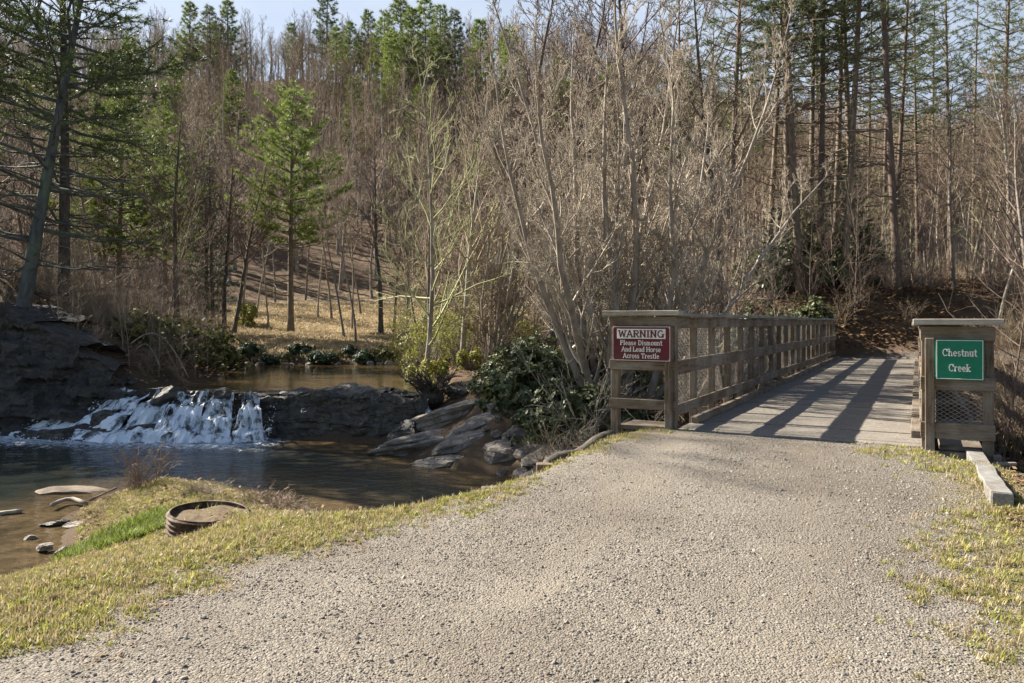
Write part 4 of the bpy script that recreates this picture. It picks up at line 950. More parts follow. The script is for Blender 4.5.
# gravel stones
def pebble(seed):
    bm = bmesh.new(); bmesh.ops.create_icosphere(bm, subdivisions=1, radius=1.0); r = np.random.default_rng(seed)
    for v_ in bm.verts: v_.co = Vector((v_.co.x * 1.15, v_.co.y * .85, v_.co.z * .6)) * r.uniform(.72, 1.2)
    me = bpy.data.meshes.new('pebble'); bm.to_mesh(me); bm.free(); me.materials.append(M['stone']); return me
def frustum(n, d0, d1, pw=1.0):
    d = d0 + (d1 - d0) * rng.uniform(0, 1, n) ** pw; px = rng.uniform(-330, 1330, n); return (px - 512) / F * d, d
x, y = frustum(235000, 2.4, 9.6, 0.8)
g = sdf(GRAVEL, x, y); k = g + 0.5 * fbm(x * 1.5, y * 1.5, seed=8) + rng.normal(0, .3, x.shape) < np.where(x > 1.5, .9, .15); u, v_ = w2uv(x, y); k &= ~((v_ > V0 - .02) & (u > -2.7) & (u < .1)); x, y = x[k], y[k]
k = rng.uniform(0, 1, len(x)) < np.clip(.75 + 1.3 * fbm(x * .8, y * .8, seed=28) + .5 * fbm(x * 4, y * 4, seed=29), .4, 1) * (1 - .6 * np.minimum(1, np.exp(-((np.abs(x - (0.46 * y - 1.1 - 0.02 * (y - 5) ** 2)) - .75) / .28) ** 2))); x, y = x[k], y[k]
n = len(x); sc = rng.lognormal(0, .38, n) * 0.0047
gn_scatter('gravel', np.stack([x, y, hgt(x, y) + sc * .2], -1), np.clip(sc, .003, .024), rng.uniform(0, 6.28, (n, 3)) * np.array([.12, .12, 1]), rng.integers(0, 4, n), [pebble(i) for i in range(4)], 'loose grey and tan gravel covering the trail', 'gravel')

# grass
def tuft(seed, n=14, h=.06, w=.004, m='grass', spread=.03):
    r = np.random.default_rng(seed); V, T = [], []
    for i in range(n):
        b = np.r_[r.normal(0, spread, 2), -0.005]; a = r.uniform(0, 6.28); ln = r.uniform(.2, .9) * h; hh_ = h * r.uniform(.5, 1.2)
        q = np.array([-math.sin(a), math.cos(a), 0]) * w; d_ = np.array([math.cos(a), math.sin(a), 0])
        p1 = b + d_ * ln * .35 + [0, 0, hh_ * .6]; p2 = b + d_ * ln + [0, 0, hh_]
        k = len(V); V += [b - q, b + q, p1 - q * .8, p1 + q * .8, p2]; T += [(k, k + 1, k + 3), (k, k + 3, k + 2), (k + 2, k + 3, k + 4)]
    return np_mesh('tuft', V, tris=T, mats=(M[m],))
def verge(n, d0, d1, test, seed, xr=None):
    x, y = frustum(n, d0, d1, .8)
    d1_ = sdf(LOWER, x, y); g = sdf(GRAVEL, x, y); u, v_ = w2uv(x, y)
    k = (d1_ > .25) & (y < 14) & ~((v_ > V0 - .05) & (u > -2.6) & (u < .1)) & test(x, y, g, u, v_)
    return x[k], y[k]
x, y = verge(140000, 2.4, 13.5, lambda x, y, g, u, v: (g + .75 * fbm(x * 1.3, y * 1.3, seed=8) + .55 * fbm(x * 6, y * 6, seed=18) + rng.normal(0, .18, x.shape) > np.where(x > 1.5, .35, .12)) & ((x < 1.5) | (rng.uniform(0, 1, x.shape) < .5)) & ~((u > .75) & (v > 6.2)), 1)
n = len(x)
gn_scatter('verge_grass', np.stack([x, y, hgt(x, y)], -1), rng.uniform(.35, .95, n), np.stack([rng.uniform(-.15, .15, n), rng.uniform(-.15, .15, n), rng.uniform(0, 6.28, n)], -1), rng.choice([0, 1, 2, 3], n, p=[.35, .35, .1, .2]),
           [tuft(1), tuft(2, 10, .045), tuft(3, 10, .06, m='grass_dry'), tuft(4, 16, .035, .005)], 'short yellow green grass along the gravel edge and creek bank', 'grass')
# lush patch on the mound
n = 2600; a = rng.uniform(0, 6.28, n); r_ = np.sqrt(rng.uniform(0, 1, n)); cx, cy = -4.6, 8.7
x = cx + r_ * np.cos(a) * .8; y = cy + .35 + r_ * np.sin(a) * .75; k = sdf(LOWER, x, y) > .2; x, y = x[k], y[k]; n = len(x)
gn_scatter('lush_grass', np.stack([x, y, hgt(x, y)], -1), rng.uniform(.6, 1.2, n), np.stack([rng.uniform(-.2, .2, n), rng.uniform(-.2, .2, n), rng.uniform(0, 6.28, n)], -1), rng.integers(0, 2, n),
           [tuft(5, 16, .13, .005, 'grass_green', .04), tuft(6, 14, .10, .005, 'grass_green', .04)], 'bright green grass patch on the bank beside the shallows', 'grass')
# dry grass of the clearing
x, y, z = region(9000, (215, 470), (31.8, 58)); n = len(x)
gn_scatter('clearing_grass', np.stack([x, y, z], -1), rng.uniform(.7, 1.8, n), np.stack([rng.uniform(-.2, .2, n), rng.uniform(-.2, .2, n), rng.uniform(0, 6.28, n)], -1), rng.integers(0, 2, n),
           [tuft(7, 18, .09, .012, 'grass_dry', .12), tuft(8, 18, .07, .012, 'grass_dry', .14)], 'tan dry grass carpeting the clearing beyond the creek', 'grass')
# fallen leaves
def litter(seed):
    r = np.random.default_rng(seed); V, T = [], []
    for i in range(10):
        c0 = np.r_[r.normal(0, .10, 2), r.uniform(.002, .02)]; a = r.uniform(0, 6.28); A_ = np.array([math.cos(a), math.sin(a), r.uniform(-.5, .5)]) * .03; B_ = np.array([-math.sin(a), math.cos(a), r.uniform(-.5, .5)]) * .018
        k = len(V); V += [c0 - A_, c0 + B_, c0 + A_, c0 - B_]; T += [(k, k + 1, k + 2), (k, k + 2, k + 3)]
    return np_mesh('leaf_clump', V, tris=T, mats=(M['leaf_dead'],))
L1 = [region(5200, (900, 1250), (5.0, 16), lambda x, y, u, v: (u > 0.3) & (sdf(GRAVEL, x, y) > .35)), region(5000, (400, 1150), (15, 42)), region(1800, (790, 960), (28, 36)), region(2600, (-30, 250), (19, 40)), region(700, (40, 480), (5, 13)), region(160, (0, 1024), (3.2, 9))]
x, y, z = [np.concatenate([q[i] for q in L1]) for i in range(3)]; n = len(x)
gn_scatter('leaf_litter', np.stack([x, y, z], -1), rng.uniform(.8, 1.6, n) * np.clip(y / 11, .4, 2.2), np.stack([0 * x, 0 * x, rng.uniform(0, 6.28, n)], -1), rng.integers(0, 2, n), [litter(1), litter(2)], 'brown fallen leaves under the trees and on the banks', 'leaf litter')

# ------------------------------------------------------------------ shrubs with leaves
def leafy(seed, R0=(1.2, 1.0, 1.1), shoots=420, per=7, ln=.12, wd=.035, m='rhodo', stemm='twig_brown', holes=.25, clumps=9):
    r = np.random.default_rng(seed); rd = random.Random(seed)
    C0 = []
    for i in range(clumps):
        a = r.uniform(0, 6.28); e = r.uniform(.15, 1.0); C0.append((np.array([math.cos(a) * math.sqrt(max(0, 1 - e * e * .7)) * .62, math.sin(a) * math.sqrt(max(0, 1 - e * e * .7)) * .62, e * .72]) * R0, r.uniform(.28, .5)))
    B, D = [], []
    while len(B) < shoots:
        c0, s0 = C0[rd.randrange(clumps)]; d_ = r.normal(size=3); d_ /= np.linalg.norm(d_)
        q = c0 + d_ * s0 * np.array(R0) * r.uniform(.55, 1.05)
        if q[2] < 0.02: continue
        if vn(q[0] * 3.3, q[1] * 3.3, q[2] * 3.3, seed=seed) < holes - .25: continue
        B.append(q); D.append(d_ + [0, 0, .5])
    B = np.array(B); D = np.array(D); D /= np.linalg.norm(D, axis=1, keepdims=True)
    n = len(B); Bk = np.repeat(B, per, 0); Dk = np.repeat(D, per, 0)
    side = np.cross(Dk, r.normal(size=(n * per, 3))); side /= np.linalg.norm(side, axis=1, keepdims=True)
    ax = side * 1.0 + Dk * r.uniform(-.1, .8, (n * per, 1)) + np.array([0, 0, -.15]); ax /= np.linalg.norm(ax, axis=1, keepdims=True)
    w = np.cross(ax, Dk); w /= np.linalg.norm(w, axis=1, keepdims=True) + 1e-9; w = w + r.normal(size=w.shape) * .25
    L = ln * r.uniform(.7, 1.2, (n * per, 1)); W = wd * r.uniform(.8, 1.2, (n * per, 1))
    V = np.stack([Bk, Bk + ax * L * .35 + w * W, Bk + ax * L * .75 + w * W * .8, Bk + ax * L, Bk + ax * L * .75 - w * W * .8, Bk + ax * L * .35 - w * W], 1)
    V = V.reshape(-1, 3); k = np.arange(n * per) * 6
    Q = np.concatenate([np.stack([k, k + 1, k + 2, k + 3], -1), np.stack([k, k + 3, k + 4, k + 5], -1)])
    fol = np_mesh('foliage', V, quads=Q, mats=(M[m],))
    st = []
    for i in range(min(70, n)):
        e = B[rd.randrange(n)] * .95; mid = e * np.array([.45, .45, .5]) + r.normal(size=3) * .05; st.append(([(r.normal() * .06, r.normal() * .06, -.15), tuple(mid), tuple(e)], [.018, .012, .005]))
    return tubes('stems', st, 4, M[stemm]), fol
SH = {'rhodo0': leafy(600, shoots=1300, per=8, ln=.085, wd=.019, holes=.35), 'rhodo1': leafy(601, R0=(1.3, 1.1, 1.3), shoots=1400, per=8, ln=.085, wd=.019, holes=.35), 'rhodo_far': leafy(602, R0=(1.5, 1.3, 1.4), shoots=1500, per=7, ln=.10, wd=.025, holes=.35),
      'olive': leafy(603, R0=(1.5, 1.2, 1.2), shoots=700, per=6, ln=.10, wd=.035, m='leaf_olive'), 'yellow': leafy(604, R0=(1.0, 1.0, 1.3), shoots=420, per=6, ln=.10, wd=.035, m='leaf_yellow'),
      'darkb': leafy(605, R0=(1.5, 1.0, .9), shoots=500, per=6, ln=.12, wd=.04, m='needle_dark')}
SH['bud'] = leafy(606, R0=(1.5, 1.3, 2.9), shoots=900, per=4, ln=.055, wd=.017, m='leaf_yellow', stemm='bark_grey', holes=.2, clumps=12)
def shrub(key, name, px, d, s, label=None, fam=None, z=None, zo=0.0):
    x, y = P(px, d); o = empty(name, (x, y, hz(x, y) - .05 + zo), (0, 0, rng.uniform(0, 6.28)), s)
    a, b = SH[key]; link('stems', a, o); link('foliage', b, o); tag(o, label, 'shrub')
    if fam: FAM.setdefault(fam, []).append(o)
for px, d, s, k in [(508, 17.0, .8, 0), (536, 16.2, 1.0, 1), (568, 15.0, 1.15, 0), (594, 14.8, 1.05, 1), (618, 14.6, .8, 0), (545, 17.0, 1.45, 0), (612, 17.0, 1.2, 1), (508, 17.2, 1.1, 1), (575, 18.5, 1.5, 0)]:
    shrub('rhodo%d' % k, 'rhododendron_bush', px, d, s, fam='rho')
finish_family('rho', 'dark green broadleaf evergreen shrub over the pool rocks, {} from the left', 'evergreen shrubs above the pool rocks')
for px, d, s in [(655, 21, 1.2), (690, 21.5, 1.35), (730, 24, 1.2), (765, 28, 1.3), (795, 30, 1.35), (825, 33.5, 1.1), (700, 25, 1.6), (842, 36, 2.0), (640, 18.5, .8), (775, 35, 2.0), (812, 35.5, 2.2), (832, 39, 2.3), (858, 40, 1.7)]:
    shrub('rhodo_far', 'rhododendron_bush', px, d, s, fam='rhob')
finish_family('rhob', 'evergreen shrub rising behind the long bridge rail, {} from the left', 'evergreen shrubs behind the bridge rail')
for px, d, s in [(150, 25, 1.3), (172, 24.3, 1.1), (190, 26, 1.3), (210, 28, 1.1), (226, 30, .9), (132, 23.5, .9), (203, 24.5, .65)]:
    shrub('olive', 'streamside_bush', px, d, s, fam='olv')
finish_family('olv', 'olive green bush on the left bank above the falls, {} from the left', 'olive bushes on the left bank')
for i, px in enumerate(np.linspace(238, 402, 11)):
    shrub('darkb' if i % 3 else 'olive', 'bank_bush', px, 32.2 + .4 * math.sin(i * 2.1), .5 + .12 * math.sin(i * 1.7), fam='bank')
finish_family('bank', 'low dark bush along the far creek bank, {} from the left', 'low bushes on the far creek bank')
for i, (px, d, s_) in enumerate([(800, 35.5, .42), (822, 37, .5), (838, 40, .55), (776, 33, .38), (852, 42, .6)]):
    x, y = P(px, d); plant('hemlock%d' % (i % 2), 'hemlock_tree', x, y, s_, i * 1.7, fam='younghem')
finish_family('younghem', 'young dark evergreen at the far end of the bridge rail, {} from the left', 'young evergreens past the bridge')
shrub('yellow', 'yellow_bush', 250, 47, 1.15, 'round yellow green bush at the left side of the clearing')
shrub('yellow', 'yellow_bush', 436, 20.5, .6, 'yellow green bush on the right bank above the ledge')
shrub('yellow', 'yellow_bush', 418, 22.5, .5, 'small yellow green bush by the calm water, left of another')
shrub('yellow', 'yellow_bush', 470, 21.5, .55, 'yellow green bush behind the dark root mass')
for px, d, s_ in [(412, 27, .85), (428, 23.5, .8), (446, 25.5, .95), (460, 22.5, .7), (478, 24.5, .9), (500, 27, 1.0), (405, 33.5, .8), (520, 23.5, .75)]:
    shrub('bud', 'budding_shrub', px, d, s_, fam='bud')
finish_family('bud', 'tall thin shrub hazed with yellow green buds behind the ledge, {} from the left', 'budding shrubs behind the ledge')
shrub('yellow', 'yellow_bush', 735, 27, .5, 'yellow green sprig behind the bridge rail')
for px, d, s in [(1012, 12.5, .45), (1022, 11, .4), (1000, 15, .5), (1045, 12, .7)]:
    shrub('olive', 'ditch_bush', px, d, s, fam='ditch')
finish_family('ditch', 'leafy green bush on the ditch bank right of the green sign, {} from the left', 'bushes on the ditch bank')

# brambles: individual bare bushes near the camera
def bush(px, d, me, s, label, cat='shrub', name='bare_bush', zo=0.0):
    x, y = P(px, d); o = link(name, me); o.location = (x, y, hz(x, y) + zo); o.rotation_euler = (0, 0, rng.uniform(0, 6)); o.scale = (s,) * 3; return tag(o, label, cat)
bm1 = bramble(520, 46, 2.3, 1.5, 'bark_pale', .014, 7); bm2 = bramble(521, 40, 2.0, 1.3, 'twig_tan', .010, 7); bm3 = bramble(522, 36, 1.25, .6, 'twig_tan', .007, 6); bm4 = bramble(523, 90, .5, .5, 'twig_tan', .006, 5)
bush(604, 12.9, bm1, .75, 'tangle of pale arching stems beside the red warning sign')
bush(585, 14.3, bm1, 1.0, 'larger pale tangle behind the one beside the warning sign')
bush(630, 14.6, bm2, 1.0, 'tan bare bush showing through under the red sign')
bush(560, 13.4, bm2, .8, 'tan bare bush in front of the evergreen shrubs by the log')
bush(148, 11.8, bm3, .8, 'small upright leafless bush at the tip of the grassy mound')
bush(135, 11.9, bm3, .5, 'tiny leafless bush left of the upright one on the mound')
bush(268, 9.0, bm4, .85, 'low dry brushy clump right of the rusty pipe')
bush(292, 9.2, bm4, .55, 'smallest dry clump at the right of the brushy one')
bush(205, 10.8, bm4, .7, 'dry clump lying by the slab on the mound')

# root mass, driftwood, logs, timbers
def sticks(name, loc, n, H, spread, m, r, label, cat, seed):
    o = link(name, bramble(seed, n, H, spread, m, r, 6)); o.location = loc; return tag(o, label, cat)
x, y = P(432, 18.4)
rw = rock('root_mass', (x, y, -.25), (.34, .28, .26), 611, M['bark_dark'], .3, 4, cuts=3); tag(rw, 'dark upturned root mass at the right end of the ledge', 'tree root')
link('roots', bramble(612, 60, 1.0, .75, 'bark_dark', .022, 7), rw)
def log(name, pts, r, m, label, cat='log', sides=10):
    mb = MB(); rd = random.Random(len(pts) + int(r * 1000)); mb.tube([tuple(q) for q in pts], [r * rd.uniform(.8, 1.15) for q in pts], sides); o = mb.build(name, M[m], None, True); return tag(o, label, cat)
def pz(px, py, z): d = (EYE - z) * F / (py - 322); return Vector(((px - 512) / F * d, d, z))
a, b = pz(612, 437, .12), pz(547, 466, -.12)
log('edging_log', [a.lerp(b, f) + Vector((0, 0, .03 * math.sin(f * 9))) for f in np.linspace(0, 1, 8)], .085, 'bark_dark', 'weathered log edging the gravel left of the warning sign')
tb = empty('timber_post', pz(545, 476, -.22)); tag(tb, 'squared timber stub standing where the edging log ends', 'timber')
mb = MB(); mb.box((0, 0, -.1), (.2, .16, .5)); mb.build('block', M['wood_z'], tb)
mb = MB(); q = pz(508, 489, -.14); mb.box((0, 0, 0), (.55, .13, .05), rz=.12); o = mb.build('loose_plank', M['wood_x']); o.location = q; tag(o, 'short flat plank lying at the gravel edge above the pool', 'plank')
log('driftwood', [pz(52 + 34 * f, 505 - 6 * math.sin(f * 3), -1.22) for f in np.linspace(0, 1, 6)], .035, 'bark_pale', 'pale bent driftwood branch in the shallows', 'driftwood')
log('driftwood', [pz(0 + 22 * f, 513 - 2 * f, -1.27) for f in np.linspace(0, 1, 4)], .03, 'bark_pale', 'pale stick in the water at the left edge', 'driftwood')
log('driftwood', [pz(90 + 26 * f, 500 - 12 * f, -1.2) for f in np.linspace(0, 1, 4)], .018, 'bark_grey', 'thin grey stick at the water edge by the mound', 'driftwood')
# pale arching fallen limbs on the bluff
for i, (p0, p1, hgh, lab) in enumerate([(P(86, 19), P(152, 19.3), .75, 'pale arching fallen limb on the dark bluff'), (P(92, 18.8), P(120, 19.0), .4, 'short pale branch under the arching limb'),
                                  (P(80, 19.5), P(90, 20.5), 2.2, 'thin pale leaning stem at the foot of the pines')]):
    p0 = (p0[0], p0[1] + 2.2); p1 = (p1[0], p1[1] + 2.2); z0 = hz(*p0) + .6; z1 = hz(*p1) + (.3 if i < 2 else 2.1)
    pts = [Vector((p0[0] + (p1[0] - p0[0]) * f, p0[1] + (p1[1] - p0[1]) * f, z0 + (z1 - z0) * f + hgh * math.sin(math.pi * f) * (1 if i < 2 else .1))) for f in np.linspace(0, 1, 9)]
    log('fallen_branch', pts, .022, 'bark_grey', lab, 'branch', 6)
# ------------------------------------------------------------------ rusty corrugated pipe
cx, cy = P(209, 7.95); cz = hz(cx, cy) - .08
cv = empty('culvert_pipe', (cx, cy, cz)); tag(cv, 'rusty corrugated pipe standing half buried in the grass', 'pipe')
nr, na = 60, 64; zz = np.linspace(-.25, .20, nr); rad = .41 + .014 * np.sin(zz * 2 * math.pi / .052)
prof_r = np.r_[rad, rad[::-1] - .02]; prof_z = np.r_[zz, zz[::-1]]
an = np.linspace(0, 2 * math.pi, na, endpoint=False)
VX = prof_r[:, None] * np.cos(an) * 1.02; VY = prof_r[:, None] * np.sin(an) * .95; VZ = prof_z[:, None] + .035 * np.cos(an - 2.6) * ((prof_z[:, None] + .25) / .5) + 0 * VX
ii = np.arange(VX.size).reshape(VX.shape); a_ = ii[:-1]; b_ = ii[1:]
q = np.stack([a_, np.roll(a_, -1, 1), np.roll(b_, -1, 1), b_], -1).reshape(-1, 4)
link('pipe_wall', np_mesh('pipe_wall', np.stack([VX, VY, VZ], -1), quads=q, mats=(M['rust'],), smooth=True), cv)
mb = MB(); ang_ = np.linspace(0, 2 * math.pi, 24, endpoint=False); Vd = [(0, 0, .19)] + [(.385 * math.cos(a), .365 * math.sin(a), .165 + .015 * math.sin(a * 5)) for a in ang_]
mb.add(Vd, T=[(0, i + 1, (i + 1) % 24 + 1) for i in range(24)]); mb.build('soil_fill', simple_mat('soil', (.09, .06, .035), (.2, .16, .07), 12), cv, True)
tf = [tuft(30, 60, .12, .004, 'grass', .14)]; g_ = link('grass_fill', tf[0], cv); g_.location = (0, 0, .12); g_['kind'] = 'stuff'

# ------------------------------------------------------------------ the bridge
BO = uv2w(-1.3, V0)
bridge = empty('footbridge', (BO[0], BO[1], DECK), (0, 0, -BA)); tag(bridge, 'long weathered timber trail bridge with railings and wire mesh', 'bridge')
LEN = V1 - V0
# deck
dm, nt, p = new_mat('deck_planks'); t = NT(nt); v = t.coords('Object', (1, 1, 1)); vg = t.coords('Object', (1.2, 14, 4))
oi = t.noise(v, 2.2, 5, .7); gr = t.noise(vg, 2.5, 6, .7, lo=.3, hi=.7)
wv = t.n('ShaderNodeAttribute', attribute_name='tone').outputs['Fac']
c = t.mix(gr, (.11, .095, .08), (.24, .215, .185)); c = t.mix(t.math('MULTIPLY', wv, .45), c, (.19, .165, .14))
dust = t.ramp(t.math('ADD', t.noise(v, 28, 5, .75), t.math('MULTIPLY', t.math('SUBTRACT', oi, .5), .9)), .40, .58); vo = t.n('ShaderNodeTexVoronoi'); vo.inputs['Scale'].default_value = 55; t.l(v, vo.inputs['Vector'])
vs_ = t.n('ShaderNodeSeparateColor'); t.l(vo.outputs['Color'], vs_.inputs[0]); c = t.mix(t.math('MULTIPLY', dust, .85), c, t.mix(vs_.outputs[0], (.13, .113, .09), (.31, .275, .23)))
t.l(c, p.inputs['Base Color']); p.inputs['Roughness'].default_value = .9; t.l(t.bump(t.math('ADD', gr, t.math('MULTIPLY', vo.outputs['Distance'], -.6)), .6, .008), p.inputs['Normal'])
mb = MB(); yy = 0.0; tones = []; W0 = 2.72
while yy < LEN:
    w_ = .195; mb.box((rng.uniform(-.015, .015), yy + w_ / 2, -.025 + rng.uniform(-.006, .006)), (W0, w_ - .012, .05), rx=rng.uniform(-.01, .01)); tones.append(rng.uniform(0, 1)); yy += w_
dk = mb.build('deck', dm, bridge); per_ = len(dk.data.vertices) // len(tones)
attr(dk.data, 'tone', np.repeat(tones, per_))
# ramp lip + beams under
mb = MB()
for x_ in (-1.2, -.4, .4, 1.2): mb.box((x_, LEN / 2, -.22), (.12, LEN, .32))
mb.build('stringer', M['wood_y'], bridge)
for yb in (3.0, 8.0, 13.0, 18.0):
    mb = MB(); mb.box((0, yb, -.5), (3.0, .28, .25)); [mb.box((x_, yb, -1.2), (.25, .25, 1.2)) for x_ in (-1.2, 0, 1.2)]; mb.build('pier', M['wood_z'], bridge)
# abutment board and kerb timbers at deck edges
for sx in (-1, 1):
    mb = MB(); mb.box((sx * 1.29, LEN / 2 + .3, .045), (.11, LEN - .6, .085), seg=10, jit=.004); mb.build('kerb', M['wood_y'], bridge)
RH = 1.45
XL, XR = -2.70 + 1.3, .09 + 1.3
def railing(x0, H, out, name):
    """out: -1 when the outside is to the left, 1 to the right"""
    rl = empty(name, (x0, 0, 0)); rl.parent = bridge
    ny = 20; sp = LEN / ny
    for i in range(ny + 1):
        y_ = min(i * sp + (-.02 if i == 0 else 0), LEN - .05); yo = -.14 if i == 0 else 0
        mb = MB(); mb.box((out * .03, y_ + yo + (.0 if i else .05), H / 2 - .09 - (.06 if i == 0 else 0)), (.09, .10, H - .14 + (.12 if i == 0 else .1)), ry=rng.uniform(-.008, .008)); mb.build('post', M['wood_z'], rl)
        if i in (3, 6, 9, 12, 15):
            mb = MB(); mb.tube([(out * .06, y_, .95), (out * .62, y_, -.1)], .035, 6); mb.box((out * .35, y_, -.09), (.75, .09, .09)); mb.build('brace', M['wood_x'], rl)
    L2 = LEN - .02
    def board(z, hh, th, nm, xo, m='wood_y'):
        mb = MB(); k = 6; sl = L2 / k
        for j in range(k): mb.box((xo + rng.uniform(-.004, .004), (j + .5) * sl, z + rng.uniform(-.006, .006)), (th, sl - .008, hh), seg=4, jit=.003)
        mb.build(nm, M[m], rl)
    board(H - .012, .045, .33, 'cap_rail', out * .02, 'wood_cap')
    board(H - .115, .14, .04, 'top_rail', -out * .037)
    board(H * .53, .18, .04, 'middle_rail', -out * .037)
    board(.23, .14, .04, 'bottom_rail', -out * .037)
    # chain mesh on the outer face
    wires = []
    z0, z1 = .20, H - .06; hgt_ = z1 - z0; st = .075
    k = -hgt_
    while k < L2:
        for sg in (1, -1):
            ya, yb = (k, k + hgt_); za, zb = (z0, z1) if sg > 0 else (z1, z0)
            t0 = max(0, (0 - ya) / hgt_); t1 = min(1, (L2 - ya) / hgt_)
            if t1 - t0 > .02:
                wires.append(([(out * .088, ya + hgt_ * t0, za + (zb - za) * t0), (out * .088 + sg * .003, ya + hgt_ * t1, za + (zb - za) * t1)], [.0024, .0024]))
        k += st
    link('wire_mesh', tubes('wire_mesh', wires, 3, M['wire']), rl)
    return rl
railing(XL, RH, -1, 'left_railing'.replace('left_', ''))
railing(XR, 1.34, 1, 'railing')
# wing panels, square to the bridge at its near end
def wing(x_in, out, W, H, boards, ground, mesh):
    wg = empty('wing_panel', (x_in, -.02, 0)); wg.parent = bridge
    for k, xo in enumerate((0.0, W)):
        mb = MB(); mb.box((out * xo, -.02, (H + ground) / 2 - .02), (.10 if k == 0 else .10, .11, H - ground - .04)); mb.build('post', M['wood_z'], wg)
    mb = MB(); mb.box((out * W / 2 + out * .0, -.06, H + .012), (W + .26, .29, .065), seg=3, jit=.003); mb.build('cap_board', M['wood_capx'], wg)
    for z, hh in boards:
        mb = MB(); mb.box((out * W / 2, -.095, z), (W + .12, .038, hh), seg=3, jit=.003); mb.build('board', M['wood_x'], wg)
    if mesh:
        z0, z1 = mesh; wires = []; st = .07; hh_ = z1 - z0; x_a, x_b = -.02, W
        for kk in np.arange(-hh_ * 1.6, W, st):
            for sg in (1, -1):
                ya, yb = kk, kk + hh_ * 1.6; za, zb = (z0, z1) if sg > 0 else (z1, z0)
                t0 = max(0, (x_a - ya) / (yb - ya)); t1 = min(1, (x_b - ya) / (yb - ya))
                if t1 - t0 > .02: wires.append(([(out * (ya + (yb - ya) * t0), -.07, za + (zb - za) * t0), (out * (ya + (yb - ya) * t1), -.07 + sg * .003, za + (zb - za) * t1)], [.0032, .0032]))
        link('wire_mesh', tubes('wire_mesh', wires, 3, M['wire']), wg)
    return wg
wing(XL, -1, .76, RH, [(1.355, .13), (.80, .13), (.30, .13)], -.25, None)
wing(XR, 1, .56, 1.34, [(1.225, .15), (.70, .14), (.20, .17)], -.25, (.1, 1.26))
# rear deck board seen under the right wing
mb = MB(); mb.box((XR + .32, .35, .0), (.40, .7, .05)); mb.box((XR + .3, -.05, -.06), (.75, .09, .06)); mb.build('ledge_board', M['wood_x'], bridge)
mb = MB(); mb.box((XL - .42, .25, -.02), (.62, .6, .05)); mb.build('ledge_board', M['wood_x'], bridge)

